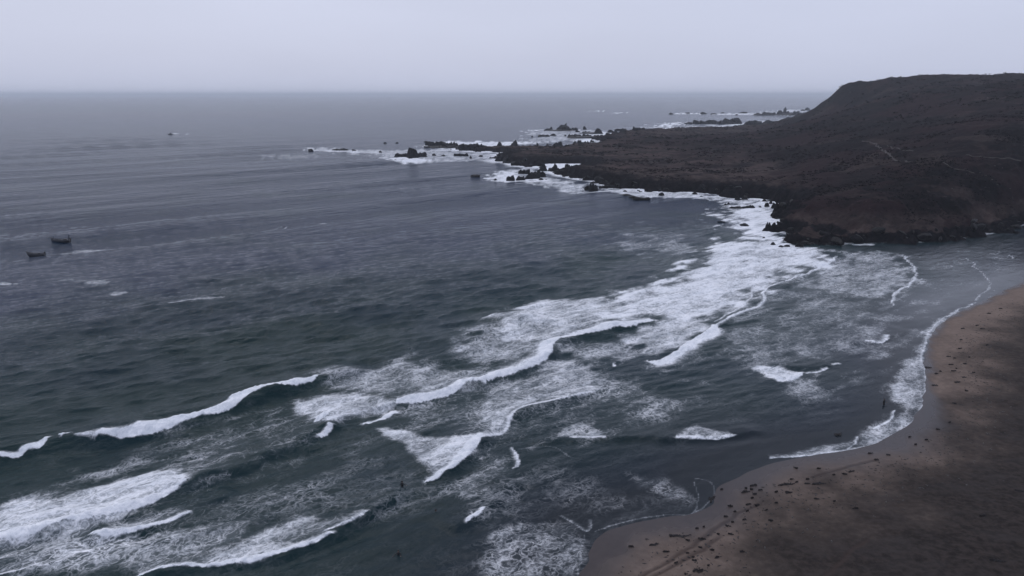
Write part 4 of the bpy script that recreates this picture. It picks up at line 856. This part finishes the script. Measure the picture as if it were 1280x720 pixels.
person('person in black wetsuit chest deep in the smooth dark water by the bottom surf', 498, 694, .3, 1.12, (OUT, FWD))

# ------------------------------------------------------------------ gull gliding low over the sea
def gull(u, v, y, label):
    q = PY(u, v, y); e = tag(link('seagull', None, None, None, q), label, 'bird'); e.rotation_euler = (.1, -.55, .4)
    W, G = flat_mat('white_feathers', (.75, .76, .78), .8), flat_mat('grey_feathers', (.45, .47, .50), .8)
    bm = bmesh.new(); bmesh.ops.create_uvsphere(bm, u_segments=12, v_segments=8, radius=1)
    for w in bm.verts: k = 1 - .35 * abs(w.co.y); w.co = Vector((w.co.x * .08 * k, w.co.y * .27, w.co.z * .075 * k))
    me = bpy.data.meshes.new('body'); bm.to_mesh(me); bm.free(); link('body', me, W, e)
    for s_ in (-1, 1):
        sec = [(0, .02, .10, 0), (.22, .05, .09, .05), (.42, .04, .075, .06), (.62, -.04, .045, .03), (.76, -.12, .012, 0)]; V, Q = [], []
        for x, yy, ch, z in sec:
            for dy, dz in ((ch, 0), (0, .014), (-ch, 0), (0, -.010)): V.append((s_ * x, yy + dy, z + dz))
        for i in range(4):
            for k in range(4): Q.append((i * 4 + k, i * 4 + (k + 1) % 4, i * 4 + 4 + (k + 1) % 4, i * 4 + 4 + k))
        link('wing', np_mesh('wing', np.array(V), np.array(Q), True), G if s_ < 0 else W, e)
    box('tail', (0, -.30, .01), (.12, .16, .02), W, e); box('beak', (0, .30, -.005), (.022, .07, .022), flat_mat('yellow_beak', (.5, .35, .05)), e, (0, 0, 0))
gull(357, 285, 232, 'white gull gliding low over the open water on tilted wings')

# ------------------------------------------------------------------ sea haze
def haze():
    bm = bmesh.new(); bmesh.ops.create_cube(bm, size=1); me = bpy.data.meshes.new('haze')
    for v in bm.verts: v.co = Vector((v.co.x * 96000, v.co.y * 50000 + 24000, -6 if v.co.z < 0 else 92))
    bm.to_mesh(me); bm.free(); mat = bpy.data.materials.new('sea_haze'); mat.use_nodes = True; nt = mat.node_tree; nt.nodes.clear()
    vol = nt.nodes.new('ShaderNodeVolumePrincipled'); vol.inputs['Color'].default_value = (.86, .92, 1, 1); vol.inputs['Density'].default_value = .000105
    out = nt.nodes.new('ShaderNodeOutputMaterial'); nt.links.new(vol.outputs[0], out.inputs['Volume'])
    tag(link('haze', me, mat), 'pale grey sea haze filling the air', 'haze', kind='stuff')
haze()
